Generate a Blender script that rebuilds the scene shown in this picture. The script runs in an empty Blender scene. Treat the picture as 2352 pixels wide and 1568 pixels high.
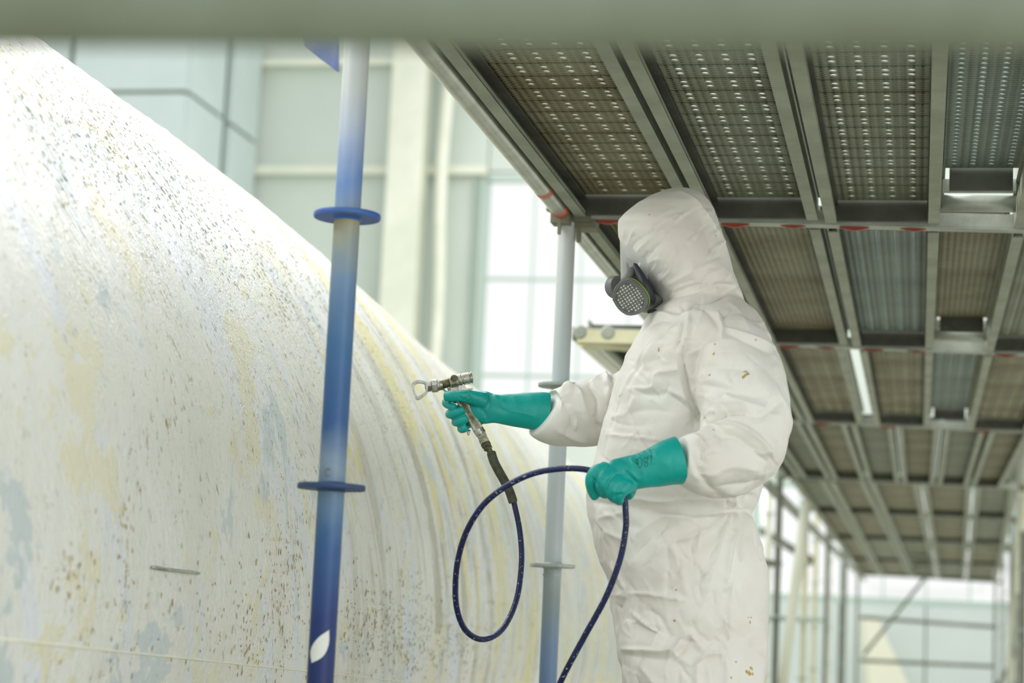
import bpy, bmesh, math, random
import numpy as np
from math import sin, cos, pi, atan2, tan
from mathutils import Vector, Matrix
from mathutils.bvhtree import BVHTree
random.seed(7)
rng = np.random.default_rng(7)
S = bpy.context.scene
COL = S.collection

# ------------------------------------------------------------------ camera
F, CX, CY, CZ = 4600.0, 1176.0, 784.0, 0.87
PITCH, YAW, ROLL = -6.143807442549258 + 2*pi, 0.2047716130321841, 0.046
def _rx(a): return np.array([[1,0,0],[0,cos(a),-sin(a)],[0,sin(a),cos(a)]])
def _rz(a): return np.array([[cos(a),-sin(a),0],[sin(a),cos(a),0],[0,0,1]])
RC = _rz(YAW) @ _rx(pi/2+PITCH) @ _rz(ROLL)
C0 = np.array([0,0,CZ])
cam = bpy.data.cameras.new('camera')
cam.lens = F/2352*36; cam.sensor_width = 36; cam.clip_end = 500; cam.clip_start = 0.05
cam.dof.use_dof = True; cam.dof.focus_distance = 4.5; cam.dof.aperture_fstop = 3.2
co = bpy.data.objects.new('camera', cam); COL.objects.link(co)
co.matrix_world = Matrix([list(RC[0])+[0], list(RC[1])+[0], list(RC[2])+[CZ], [0,0,0,1]])
S.camera = co
# ------------------------------------------------------------------ world, light, exposure
S.view_settings.view_transform = 'Standard'; S.view_settings.look = 'None'
S.view_settings.gamma = 1; S.view_settings.use_curve_mapping = False
S.view_settings.exposure = 0.74
W = bpy.data.worlds.new('sky'); S.world = W; W.use_nodes = True
bg = W.node_tree.nodes['Background']; bg.inputs[0].default_value = (0.98, 1.0, 0.985, 1); bg.inputs[1].default_value = 0.64
def area(name, loc, target, sx, sy, power, col=(1,1,1)):
    l = bpy.data.lights.new(name, 'AREA'); l.shape = 'RECTANGLE'; l.size = sx; l.size_y = sy; l.energy = power; l.color = col
    o = bpy.data.objects.new(name, l); COL.objects.link(o); o.location = loc
    o.rotation_euler = (Vector(target)-Vector(loc)).to_track_quat('-Z', 'Y').to_euler(); return o
LIGHTS = [area('hull_highlight_lamp', (-6.0, 7.0, 8.0), (-1.6, 5.5, 1.2), 3.0, 7.0, 230, (1,1,.98)),  # added light for highlights on the hull's upper side, no skylight modelled
          area('hull_gloss_strip', (-3.5, 25, 13.6), (-3.5, 25, 0), 4.0, 26.0, 1100, (1,1,1)),  # added overhead strip, gives the glossy hull something bright to reflect
          area('suit_relief_lamp', (-7.0, 0.2, 5.8), (-.5, 4.3, 1.2), 3.0, 3.0, 165, (1,1,.97)),  # added soft light from the left, brings out the suit's form and folds
          area('lower_hull_fill', (5.5, -2.5, 2.2), (-1.2, 3.6, .4), 6.0, 3.0, 85, (1,1,.98))]  # added fill from the right, lifts the lower hull

# ------------------------------------------------------------------ projection helpers (to measure positions)
def ray(px, py):
    return RC @ np.array([(px-CX)/F, -(py-CY)/F, -1.0])
def at(px, py, d):                       # point at camera depth d
    return ray(px, py)*d + C0
FH = np.array([-sin(YAW), cos(YAW), 0.0])  # horizontal heading of the lens
RH = np.array([cos(YAW), sin(YAW), 0.0])
def Q(px, py, off=0.0, D=4.30):          # point on an upright plane at distance D+off
    v = ray(px, py); return v*((D+off)/(v@FH)) + C0
def proj(V):
    c = (V-C0) @ RC
    return np.stack([CX+F*c[:,0]/-c[:,2], CY-F*c[:,1]/-c[:,2], -c[:,2]], 1)
PX = 4.30/F                               # metres per pixel at the painter

# ------------------------------------------------------------------ materials
def mat(name, col, rough=.5, metal=0.0, var=None, vscale=6, bump=0.0, bscale=30, coat=0.0, spec=.5, stretch=(1,1,1), rvar=0.0, spots=None):
    m = bpy.data.materials.new(name); m.use_nodes = True
    N = m.node_tree.nodes; L = m.node_tree.links; p = N['Principled BSDF']
    p.inputs['Base Color'].default_value = (*col, 1); p.inputs['Roughness'].default_value = rough
    p.inputs['Metallic'].default_value = metal; p.inputs['Coat Weight'].default_value = coat
    p.inputs['Specular IOR Level'].default_value = spec
    tc = N.new('ShaderNodeTexCoord'); mp = N.new('ShaderNodeMapping'); mp.inputs['Scale'].default_value = stretch
    L.new(tc.outputs['Object'], mp.inputs[0])
    src = None
    if var:
        n = N.new('ShaderNodeTexNoise'); n.inputs['Scale'].default_value = vscale; n.inputs['Detail'].default_value = 5; n.inputs['Roughness'].default_value = .62
        L.new(mp.outputs[0], n.inputs['Vector'])
        r = N.new('ShaderNodeValToRGB'); r.color_ramp.elements[0].position = .38; r.color_ramp.elements[1].position = .64
        r.color_ramp.elements[0].color = (*var, 1); r.color_ramp.elements[1].color = (*col, 1)
        L.new(n.outputs['Fac'], r.inputs[0]); src = r.outputs[0]
        if rvar:
            mr = N.new('ShaderNodeMapRange'); mr.inputs[3].default_value = rough-rvar; mr.inputs[4].default_value = rough+rvar
            L.new(n.outputs['Fac'], mr.inputs[0]); L.new(mr.outputs[0], p.inputs['Roughness'])
    if spots:
        (sc, th, scol) = spots
        n = N.new('ShaderNodeTexNoise'); n.inputs['Scale'].default_value = sc; n.inputs['Detail'].default_value = 3
        L.new(tc.outputs['Object'], n.inputs['Vector'])
        r = N.new('ShaderNodeValToRGB'); r.color_ramp.elements[0].position = th; r.color_ramp.elements[1].position = th+.03
        L.new(n.outputs['Fac'], r.inputs[0])
        mx = N.new('ShaderNodeMix'); mx.data_type = 'RGBA'; mx.inputs[7].default_value = (*scol, 1)
        L.new(r.outputs[0], mx.inputs[0])
        if src: L.new(src, mx.inputs[6])
        else: mx.inputs[6].default_value = (*col, 1)
        src = mx.outputs[2]
    if src: L.new(src, p.inputs['Base Color'])
    if bump:
        n = N.new('ShaderNodeTexNoise'); n.inputs['Scale'].default_value = bscale; n.inputs['Detail'].default_value = 4
        L.new(mp.outputs[0], n.inputs['Vector'])
        b = N.new('ShaderNodeBump'); b.inputs['Strength'].default_value = bump; b.inputs['Distance'].default_value = .004
        L.new(n.outputs['Fac'], b.inputs['Height']); L.new(b.outputs[0], p.inputs['Normal'])
    return m
def rgb(r, g, b):                         # sRGB 0-255 to linear
    return tuple(((c/255)/12.92 if c/255 <= .04045 else ((c/255+.055)/1.055)**2.4) for c in (r, g, b))

M = {}
M['galv'] = mat('galvanised_steel', rgb(178,184,172), .42, .35, rgb(150,156,146), 9, .15, 60, rvar=.1)
M['pipe_bright'] = mat('smooth_galvanised_pipe', rgb(196,200,188), .32, .65, rgb(170,176,162), 9, .05, 60, rvar=.06)
M['galv_dark'] = mat('weathered_galvanised_steel', rgb(140,142,122), .6, .1, rgb(108,108,84), 3.0, .12, 40, stretch=(1,1,1))
M['rail'] = mat('rail_steel', rgb(162,170,152), .5, .2, rgb(138,143,124), 5, .1, 60)
M['rail_shaded'] = mat('shaded_rail_steel', rgb(96,98,88), .6, .1, rgb(70,72,64), 5)  # darker copy of the rail steel: shade on recessed sides and plank ends
M['red'] = mat('red_paint', rgb(158,62,44), .5, 0, rgb(140,60,40), 30)
M['redband'] = mat('red_marker_paint', rgb(226,110,84), .5, 0, rgb(200,120,96), 40)
M['black'] = mat('black_rubber', rgb(40,42,46), .5)
M['olive_pipe'] = mat('grey_green_rail_pipe', rgb(138,150,134), .55, .0, rgb(104,112,92), 1.4, .05, 20, stretch=(1,1,1))
M['cream_wall'] = mat('pale_wall_cladding', rgb(210,219,210), .6, 0, rgb(202,212,204), .25)
M['blue_wall'] = mat('pale_blue_cladding', rgb(206,220,218), .6, 0, rgb(198,213,212), .4)
M['far_wall'] = mat('whitish_cladding', rgb(206,215,211), .6, 0, rgb(198,208,205), .4)
M['joint'] = mat('grey_green_flashing', rgb(150,168,156), .6)
M['column'] = mat('cream_painted_steel', rgb(236,238,222), .5, 0, rgb(222,226,208), .8)
M['mullion'] = mat('pale_green_mullion', rgb(176,196,186), .5)
M['floor'] = mat('concrete_floor', rgb(216,216,204), .7, 0, rgb(196,196,184), 1.0)
M['cream'] = mat('cream_gelcoat', rgb(240,240,220), .45)
M['yellowpole'] = mat('yellow_painted_tube', rgb(226,224,190), .5, 0, rgb(208,206,170), 3)
M['darkpole'] = mat('dull_grey_tube', rgb(128,134,120), .5, .1, rgb(104,108,96), 3)
M['hose'] = mat('navy_hose_rubber', rgb(20,34,86), .42, 0, rgb(14,24,64), 20, .1, 150, spots=(170, .64, rgb(140,150,166)), spec=.5)
M['spring'] = mat('olive_spring_guard', rgb(92,94,74), .5, .2, rgb(70,72,58), 60)
M['chrome'] = mat('worn_chrome', rgb(205,206,198), .22, .9, rgb(160,160,148), 60, .2, 200, rvar=.12)
M['gunsteel'] = mat('stained_steel', rgb(196,196,186), .3, .7, rgb(136,132,104), 45, .25, 160, rvar=.12)
M['brass'] = mat('stained_brass_olive', rgb(110,108,78), .45, .5, rgb(70,68,50), 60)
M['mask'] = mat('grey_mask_rubber', rgb(112,114,112), .5)
M['maskdark'] = mat('dark_mask_rubber', rgb(44,48,56), .5)
M['filter'] = mat('pale_filter_fleece', rgb(206,208,198), .8)
M['green'] = mat('green_filter_band', rgb(74,132,66), .5)
M['yellow'] = mat('yellow_filter_band', rgb(212,214,60), .5)
M['skin'] = mat('skin', rgb(205,160,135), .5)
M['eye'] = mat('eye', rgb(60,50,45), .2)
M['boot'] = mat('black_boot', rgb(50,50,48), .6)
M['stain'] = mat('ochre_paint_splash', rgb(170,128,50), .6, 0, rgb(205,185,120), 120)
M['ink'] = mat('black_ink', rgb(20,60,55), .6)
M['white'] = mat('white_sticker', rgb(225,228,222), .6)
M['gusset'] = mat('blue_grey_painted_plate', rgb(100,118,170), .5, 0, rgb(140,150,185), 12)

def blend_z(name, stops, rough=.45, metal=.05, nz=.25, streak=None):
    """paint on a standard: colour by height with noisy borders (overspray)"""
    m = bpy.data.materials.new(name); m.use_nodes = True; N = m.node_tree.nodes; L = m.node_tree.links; p = N['Principled BSDF']
    tc = N.new('ShaderNodeTexCoord'); sp = N.new('ShaderNodeSeparateXYZ'); L.new(tc.outputs['Object'], sp.inputs[0])
    n = N.new('ShaderNodeTexNoise'); n.inputs['Scale'].default_value = 9; n.inputs['Detail'].default_value = 4; L.new(tc.outputs['Object'], n.inputs['Vector'])
    a = N.new('ShaderNodeMath'); a.operation = 'MULTIPLY_ADD'; a.inputs[1].default_value = nz; L.new(n.outputs['Fac'], a.inputs[0]); L.new(sp.outputs[2], a.inputs[2])
    z0, z1 = stops[0][0], stops[-1][0]
    mr = N.new('ShaderNodeMapRange'); mr.inputs[1].default_value = z0+nz/2; mr.inputs[2].default_value = z1+nz/2; L.new(a.outputs[0], mr.inputs[0])
    r = N.new('ShaderNodeValToRGB'); el = r.color_ramp.elements
    while len(el) < len(stops): el.new(.5)
    for e, (z, c) in zip(el, stops): e.position = (z-z0)/(z1-z0); e.color = (*c, 1)
    L.new(mr.outputs[0], r.inputs[0]); L.new(r.outputs[0], p.inputs['Base Color'])
    p.inputs['Roughness'].default_value = rough; p.inputs['Metallic'].default_value = metal
    b = N.new('ShaderNodeBump'); b.inputs['Strength'].default_value = .08; b.inputs['Distance'].default_value = .003
    n2 = N.new('ShaderNodeTexNoise'); n2.inputs['Scale'].default_value = 50; L.new(tc.outputs['Object'], n2.inputs['Vector']); L.new(n2.outputs['Fac'], b.inputs['Height']); L.new(b.outputs[0], p.inputs['Normal'])
    return m
M['blue_std'] = blend_z('blue_overspray_tube', [(.6,rgb(12,26,82)),(.86,rgb(20,50,112)),(1.0,rgb(46,88,140)),(1.07,rgb(96,128,160)),(1.13,rgb(124,146,166)),(1.21,rgb(40,84,138)),(1.36,rgb(56,102,148)),(1.47,rgb(104,134,166)),(1.53,rgb(136,150,150)),(1.575,rgb(168,160,122)),(1.61,rgb(128,152,176)),(1.66,rgb(104,138,190)),(1.74,rgb(160,176,204)),(1.84,rgb(196,202,200)),(2.3,rgb(176,184,174))], nz=.12)
M['blue_disc'] = mat('blue_rosette_paint', rgb(44,92,178), .45, 0, rgb(60,100,160), 14)
M['navy_disc'] = mat('dull_navy_rosette_paint', rgb(30,60,108), .5, 0, rgb(52,78,110), 14)
M['stain_soft'] = mat('ochre_overspray', rgb(172,162,118), .6, 0, rgb(140,150,150), 22)
M['grey_std'] = blend_z('grey_green_tube_blue_foot', [(.6,rgb(96,128,176)),(.8,rgb(120,146,178)),(.95,rgb(146,160,160)),(1.08,rgb(192,202,204)),(1.5,rgb(188,200,204)),(2.2,rgb(204,208,200))], nz=.1)
M['pale_disc'] = mat('pale_rosette', rgb(190,200,194), .45, .1, rgb(160,172,166), 20)

# perforated plate: dimples as relief
def plate_mat(name, c1, c2):
    m = mat(name, c1, .55, .15, c2, 2.2)
    N = m.node_tree.nodes; L = m.node_tree.links; p = N['Principled BSDF']
    tc = N.new('ShaderNodeTexCoord'); sp = N.new('ShaderNodeSeparateXYZ'); L.new(tc.outputs['Object'], sp.inputs[0])
    def s(i, k, ph=0):
        a = N.new('ShaderNodeMath'); a.operation = 'MULTIPLY_ADD'; a.inputs[1].default_value = k; a.inputs[2].default_value = ph; L.new(sp.outputs[i], a.inputs[0])
        b = N.new('ShaderNodeMath'); b.operation = 'SINE'; L.new(a.outputs[0], b.inputs[0]); return b.outputs[0]
    pr = N.new('ShaderNodeMath'); pr.operation = 'MULTIPLY'; L.new(s(0, 2*pi/.036), pr.inputs[0]); L.new(s(1, 2*pi/.0334), pr.inputs[1])
    mx = N.new('ShaderNodeMath'); mx.operation = 'POWER'; 
    ab = N.new('ShaderNodeMath'); ab.operation = 'ABSOLUTE'; L.new(pr.outputs[0], ab.inputs[0]); L.new(ab.outputs[0], mx.inputs[0]); mx.inputs[1].default_value = 3
    b = N.new('ShaderNodeBump'); b.inputs['Strength'].default_value = 1.0; b.inputs['Distance'].default_value = .008
    L.new(mx.outputs[0], b.inputs['Height']); L.new(b.outputs[0], p.inputs['Normal'])
    return m
M['plate'] = plate_mat('perforated_plate_olive', rgb(150,148,122), rgb(112,104,70))
M['plate2'] = plate_mat('perforated_plate_grey', rgb(144,150,132), rgb(122,124,100))
M['plate3'] = plate_mat('perforated_plate_green_grey', rgb(134,148,140), rgb(112,126,116))

# window glass
m = bpy.data.materials.new('clear_glass'); m.use_nodes = True; N = m.node_tree.nodes; L = m.node_tree.links
for n in list(N): N.remove(n)
o_ = N.new('ShaderNodeOutputMaterial'); tr = N.new('ShaderNodeBsdfTransparent'); gl = N.new('ShaderNodeBsdfGlossy'); gl.inputs['Roughness'].default_value = .05
mx = N.new('ShaderNodeMixShader'); mx.inputs[0].default_value = .08; L.new(tr.outputs[0], mx.inputs[1]); L.new(gl.outputs[0], mx.inputs[2]); L.new(mx.outputs[0], o_.inputs[0])
M['glass'] = m
m = m.copy(); m.name = 'visor_plastic'; N = m.node_tree.nodes; L = m.node_tree.links
df = N.new('ShaderNodeBsdfTranslucent'); df.inputs[0].default_value = (.85,.87,.86,1); df2 = N.new('ShaderNodeBsdfDiffuse'); df2.inputs[0].default_value = (.8,.82,.82,1)
ma = N.new('ShaderNodeMixShader'); L.new(df.outputs[0], ma.inputs[1]); L.new(df2.outputs[0], ma.inputs[2])
mb = N.new('ShaderNodeMixShader'); mb.inputs[0].default_value = .5; L.new(N['Transparent BSDF'].outputs[0], mb.inputs[1]); L.new(ma.outputs[0], mb.inputs[2])
L.new(mb.outputs[0], N['Mix Shader'].inputs[1]); N['Mix Shader'].inputs[0].default_value = .15
m.node_tree.nodes['Glossy BSDF'].inputs['Roughness'].default_value = .18; M['visor'] = m

# coverall fabric
def suit_material():
    m = bpy.data.materials.new('white_coverall_fabric'); m.use_nodes = True; N = m.node_tree.nodes; L = m.node_tree.links; p = N['Principled BSDF']
    p.inputs['Roughness'].default_value = .5; p.inputs['Specular IOR Level'].default_value = .35
    p.inputs['Sheen Weight'].default_value = .1
    tc = N.new('ShaderNodeTexCoord')
    n = N.new('ShaderNodeTexNoise'); n.inputs['Scale'].default_value = 5; n.inputs['Detail'].default_value = 4; L.new(tc.outputs['Object'], n.inputs['Vector'])
    r = N.new('ShaderNodeValToRGB'); r.color_ramp.elements[0].position = .35; r.color_ramp.elements[1].position = .65
    r.color_ramp.elements[0].color = (*rgb(226,220,212), 1); r.color_ramp.elements[1].color = (*rgb(236,236,230), 1); L.new(n.outputs['Fac'], r.inputs[0])
    s = N.new('ShaderNodeTexNoise'); s.inputs['Scale'].default_value = 55; s.inputs['Detail'].default_value = 2; L.new(tc.outputs['Object'], s.inputs['Vector'])
    s2 = N.new('ShaderNodeTexNoise'); s2.inputs['Scale'].default_value = 3.3; L.new(tc.outputs['Object'], s2.inputs['Vector'])
    ad = N.new('ShaderNodeMath'); ad.operation = 'MULTIPLY_ADD'; ad.inputs[1].default_value = .35; L.new(s2.outputs['Fac'], ad.inputs[0]); L.new(s.outputs['Fac'], ad.inputs[2])
    rs = N.new('ShaderNodeValToRGB'); rs.color_ramp.elements[0].position = .985; rs.color_ramp.elements[1].position = 1.0; L.new(ad.outputs[0], rs.inputs[0])
    mx = N.new('ShaderNodeMix'); mx.data_type = 'RGBA'; mx.inputs[7].default_value = (*rgb(180,165,130), 1); L.new(rs.outputs[0], mx.inputs[0]); L.new(r.outputs[0], mx.inputs[6]); L.new(mx.outputs[2], p.inputs['Base Color'])
    # crumple relief: facets
    mp = N.new('ShaderNodeMapping'); mp.inputs['Rotation'].default_value = (.3, .5, .2); mp.inputs['Scale'].default_value = (1, 1, .6); L.new(tc.outputs['Object'], mp.inputs[0])
    wn = N.new('ShaderNodeTexNoise'); wn.inputs['Scale'].default_value = 6; wn.inputs['Detail'].default_value = 2; L.new(mp.outputs[0], wn.inputs['Vector'])
    va = N.new('ShaderNodeVectorMath'); va.operation = 'MULTIPLY_ADD'; va.inputs[1].default_value = (.12,.12,.12); L.new(wn.outputs['Color'], va.inputs[0]); L.new(mp.outputs[0], va.inputs[2])
    v1 = N.new('ShaderNodeTexNoise'); v1.noise_type = 'RIDGED_MULTIFRACTAL'; v1.inputs['Scale'].default_value = 7; v1.inputs['Detail'].default_value = 3; v1.inputs['Roughness'].default_value = .55; L.new(va.outputs[0], v1.inputs['Vector'])
    a2 = N.new('ShaderNodeMath'); a2.operation = 'MULTIPLY'; a2.inputs[1].default_value = .5; L.new(v1.outputs[0], a2.inputs[0])
    b = N.new('ShaderNodeBump'); b.inputs['Strength'].default_value = .22; b.inputs['Distance'].default_value = .012; L.new(a2.outputs[0], b.inputs['Height']); L.new(b.outputs[0], p.inputs['Normal'])
    return m
M['suit'] = suit_material()
M['glove'] = mat('teal_nitrile_rubber', rgb(0,166,156), .42, 0, rgb(0,152,144), 14, .12, 90, spec=.45)

# hull material (uv: x along, y around, metres)
def hull_material():
    m = bpy.data.materials.new('sanded_patchy_gelcoat'); m.use_nodes = True; N = m.node_tree.nodes; L = m.node_tree.links; p = N['Principled BSDF']
    uv = N.new('ShaderNodeUVMap')
    def mapn(sx, sy, ox=0, oy=0):
        q = N.new('ShaderNodeMapping'); q.inputs['Scale'].default_value = (sx, sy, 1); q.inputs['Location'].default_value = (ox, oy, 0); L.new(uv.outputs[0], q.inputs[0]); return q.outputs[0]
    sx_ = N.new('ShaderNodeSeparateXYZ'); L.new(uv.outputs[0], sx_.inputs[0])
    shx = N.new('ShaderNodeMath'); shx.operation = 'MULTIPLY_ADD'; shx.inputs[1].default_value = .5; L.new(sx_.outputs[1], shx.inputs[0]); L.new(sx_.outputs[0], shx.inputs[2])
    cxy = N.new('ShaderNodeCombineXYZ'); L.new(shx.outputs[0], cxy.inputs[0]); L.new(sx_.outputs[1], cxy.inputs[1])
    def mapl(sx, sy, ox=0, oy=0):           # leaning streaks
        q = N.new('ShaderNodeMapping'); q.inputs['Scale'].default_value = (sx, sy, 1); q.inputs['Location'].default_value = (ox, oy, 0); L.new(cxy.outputs[0], q.inputs[0]); return q.outputs[0]
    def noise(vec, sc=1, det=4, rough=.6, dist=0):
        n = N.new('ShaderNodeTexNoise'); n.inputs['Scale'].default_value = sc; n.inputs['Detail'].default_value = det; n.inputs['Roughness'].default_value = rough; n.inputs['Distortion'].default_value = dist
        L.new(vec, n.inputs['Vector']); return n.outputs['Fac']
    def ramp(f, a, b, inv=False):
        r = N.new('ShaderNodeMapRange'); r.inputs[1].default_value = a; r.inputs[2].default_value = b; r.clamp = True
        if inv: r.inputs[3].default_value = 1; r.inputs[4].default_value = 0
        L.new(f, r.inputs[0]); return r.outputs[0]
    def mix(f, a, b):
        x = N.new('ShaderNodeMix'); x.data_type = 'RGBA'; L.new(f, x.inputs[0])
        for i, c in ((6, a), (7, b)):
            if isinstance(c, tuple): x.inputs[i].default_value = (*c, 1)
            else: L.new(c, x.inputs[i])
        return x.outputs[2]
    def mul(a, b, op='MULTIPLY'):
        x = N.new('ShaderNodeMath'); x.operation = op
        for i, c in ((0, a), (1, b)):
            if isinstance(c, (int, float)): x.inputs[i].default_value = c
            else: L.new(c, x.inputs[i])
        return x.outputs[0]
    sep = N.new('ShaderNodeSeparateXYZ'); L.new(uv.outputs[0], sep.inputs[0])
    along, up = sep.outputs[0], sep.outputs[1]
    far = ramp(along, 4.2, 6.2)
    base = mix(ramp(noise(mapn(1.2, .9), 1, 3), .4, .6), rgb(230,230,219), rgb(236,238,232))
    # streaks round the section
    st = noise(mapl(6, .7, 3, 1), 1, 4, .65, .3)
    c = mix(mul(ramp(st, .5, .56), ramp(far, 0, 1)), base, rgb(180,176,150))
    st2 = noise(mapl(5, .8, 9, 4), 1, 5, .6, .4)
    c = mix(mul(ramp(st2, .55, .58), ramp(far, -.8, .6)), c, rgb(224,233,247))
    # yellow old coating: more further along and near the lower edge
    ye = noise(mapl(2.6, .6, 1, 7), 1, 6, .62, .5)
    yth = mul(mul(mul(ye, mul(far, .15), 'ADD'), -.02, 'ADD'), mul(mul(ramp(up, -.3, -.55), far), .045), 'ADD')
    c = mix(ramp(yth, .66, .675), c, rgb(232,222,148))
    pat = noise(mapn(3, 2.4, 5, 2), 1, 6, .7)
    c = mix(ramp(pat, .56, .575), c, rgb(232,229,202))
    pb = noise(mapn(2.6, 2.2, 12, 8), 1, 5, .7, .3)
    c = mix(ramp(pb, .585, .6), c, rgb(204,215,217))
    # crown stays cream
    c = mix(ramp(up, 1.25, 1.6), c, rgb(244,242,220))
    # chips: dark specks in clusters, drawn out around the section
    sp = noise(mapn(95, 42), 1, 3, .7)
    cl = noise(mapn(1.7, 1.1, 2, 5), 1, 3, .6)
    spk = mul(mul(sp, mul(cl, .42), 'ADD'), mul(ramp(along, 4.4, 2.6), .05), 'SUBTRACT')
    c = mix(ramp(spk, .87, .905), c, rgb(128,116,78))
    sp2 = noise(mapn(46, 22, 4, 4), 1, 4, .7)
    cl2 = noise(mapn(1.3, 1.5, 8, 1), 1, 2, .6)
    lowb = mul(ramp(up, -.2, -.55), ramp(along, 2.6, 4.2))
    spk2 = mul(mul(mul(sp2, mul(cl2, .42), 'ADD'), mul(lowb, .05), 'ADD'), mul(ramp(along, 4.4, 2.6), .04), 'SUBTRACT')
    c = mix(ramp(spk2, .88, .91), c, rgb(150,128,72))
    # fine sanding marks on the upper flank, oblique
    q0 = N.new('ShaderNodeMapping'); q0.inputs['Rotation'].default_value = (0,0,-.65); L.new(uv.outputs[0], q0.inputs[0]); q = N.new('ShaderNodeMapping'); q.inputs['Scale'].default_value = (110, 16, 1); L.new(q0.outputs[0], q.inputs[0])
    sc = noise(q.outputs[0], 1, 3, .7); upper = mul(ramp(up, .3, .7), ramp(up, 1.5, 1.2))
    cl3 = noise(mapn(2.6, 1.6, 3, 9), 1, 3, .6)
    scr = mul(mul(sc, mul(cl3, .4), 'ADD'), mul(upper, .05), 'ADD')
    c = mix(ramp(scr, .87, .9), c, rgb(112,120,108))
    L.new(c, p.inputs['Base Color'])
    ro = ramp(noise(mapn(2.5, 1.5, 1, 1), 1, 5, .7), .35, .65)
    rr = N.new('ShaderNodeMapRange'); rr.inputs[3].default_value = .16; rr.inputs[4].default_value = .38; L.new(ro, rr.inputs[0]); L.new(rr.outputs[0], p.inputs['Roughness'])
    p.inputs['Coat Weight'].default_value = .35; p.inputs['Coat Roughness'].default_value = .12
    h = mul(mul(noise(mapn(14, 2.4), 1, 4, .6), .5), mul(mul(sp, .35), mul(noise(mapn(2.0, 1.6), 1, 3), .6), 'ADD'), 'ADD')
    h = mul(h, mul(scr, -.4), 'ADD'); h = mul(h, mul(noise(mapn(170, 120), 1, 2, .7), mul(mul(ramp(noise(mapn(2.2, 1.8, 6, 3), 1, 3, .6), .42, .6), ramp(up, .1, .5)), .45)), 'ADD'); h = mul(h, mul(ramp(pat, .56, .585), .10), 'ADD'); h = mul(h, mul(ramp(spk2, .82, .88), -.25), 'ADD')
    b = N.new('ShaderNodeBump'); b.inputs['Strength'].default_value = .55; b.inputs['Distance'].default_value = .015; L.new(h, b.inputs['Height']); L.new(b.outputs[0], p.inputs['Normal'])
    L.new(b.outputs[0], p.inputs['Coat Normal'])
    return m
M['hull'] = hull_material()

# ------------------------------------------------------------------ geometry helpers
def worigin(o):
    v = np.zeros(3)
    while o is not None: v = v + np.array(o.location); o = o.parent
    return v
def link(name, verts, faces, material, parent=None, smooth=False, origin=None, angle=None, uvs=None):
    V = np.asarray(verts, float).reshape(-1, 3)
    me = bpy.data.meshes.new(name)
    o = bpy.data.objects.new(name, me); COL.objects.link(o)
    if parent is not None: o.parent = parent; V = V - worigin(parent)
    else:
        if origin is None: origin = np.array([V[:,0].mean(), V[:,1].mean(), V[:,2].min()])
        o.location = origin; V = V - np.asarray(origin)
    me.from_pydata(V.tolist(), [], [tuple(int(i) for i in f) for f in faces]); 
    me.materials.append(material)
    if smooth or angle:
        me.polygons.foreach_set('use_smooth', [True]*len(me.polygons))
        if angle: me.set_sharp_from_angle(angle=angle)
    me.update(); return o
def thing(name, label, cat, loc=(0,0,0), group=None):
    o = bpy.data.objects.new(name, None); COL.objects.link(o); o.location = loc; o.empty_display_size = .05
    o['label'] = label; o['category'] = cat
    if group: o['group'] = group
    return o
def tag(o, label=None, cat=None, group=None, kind=None):
    if label: o['label'] = label
    if cat: o['category'] = cat
    if group: o['group'] = group
    if kind: o['kind'] = kind
    return o
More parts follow.
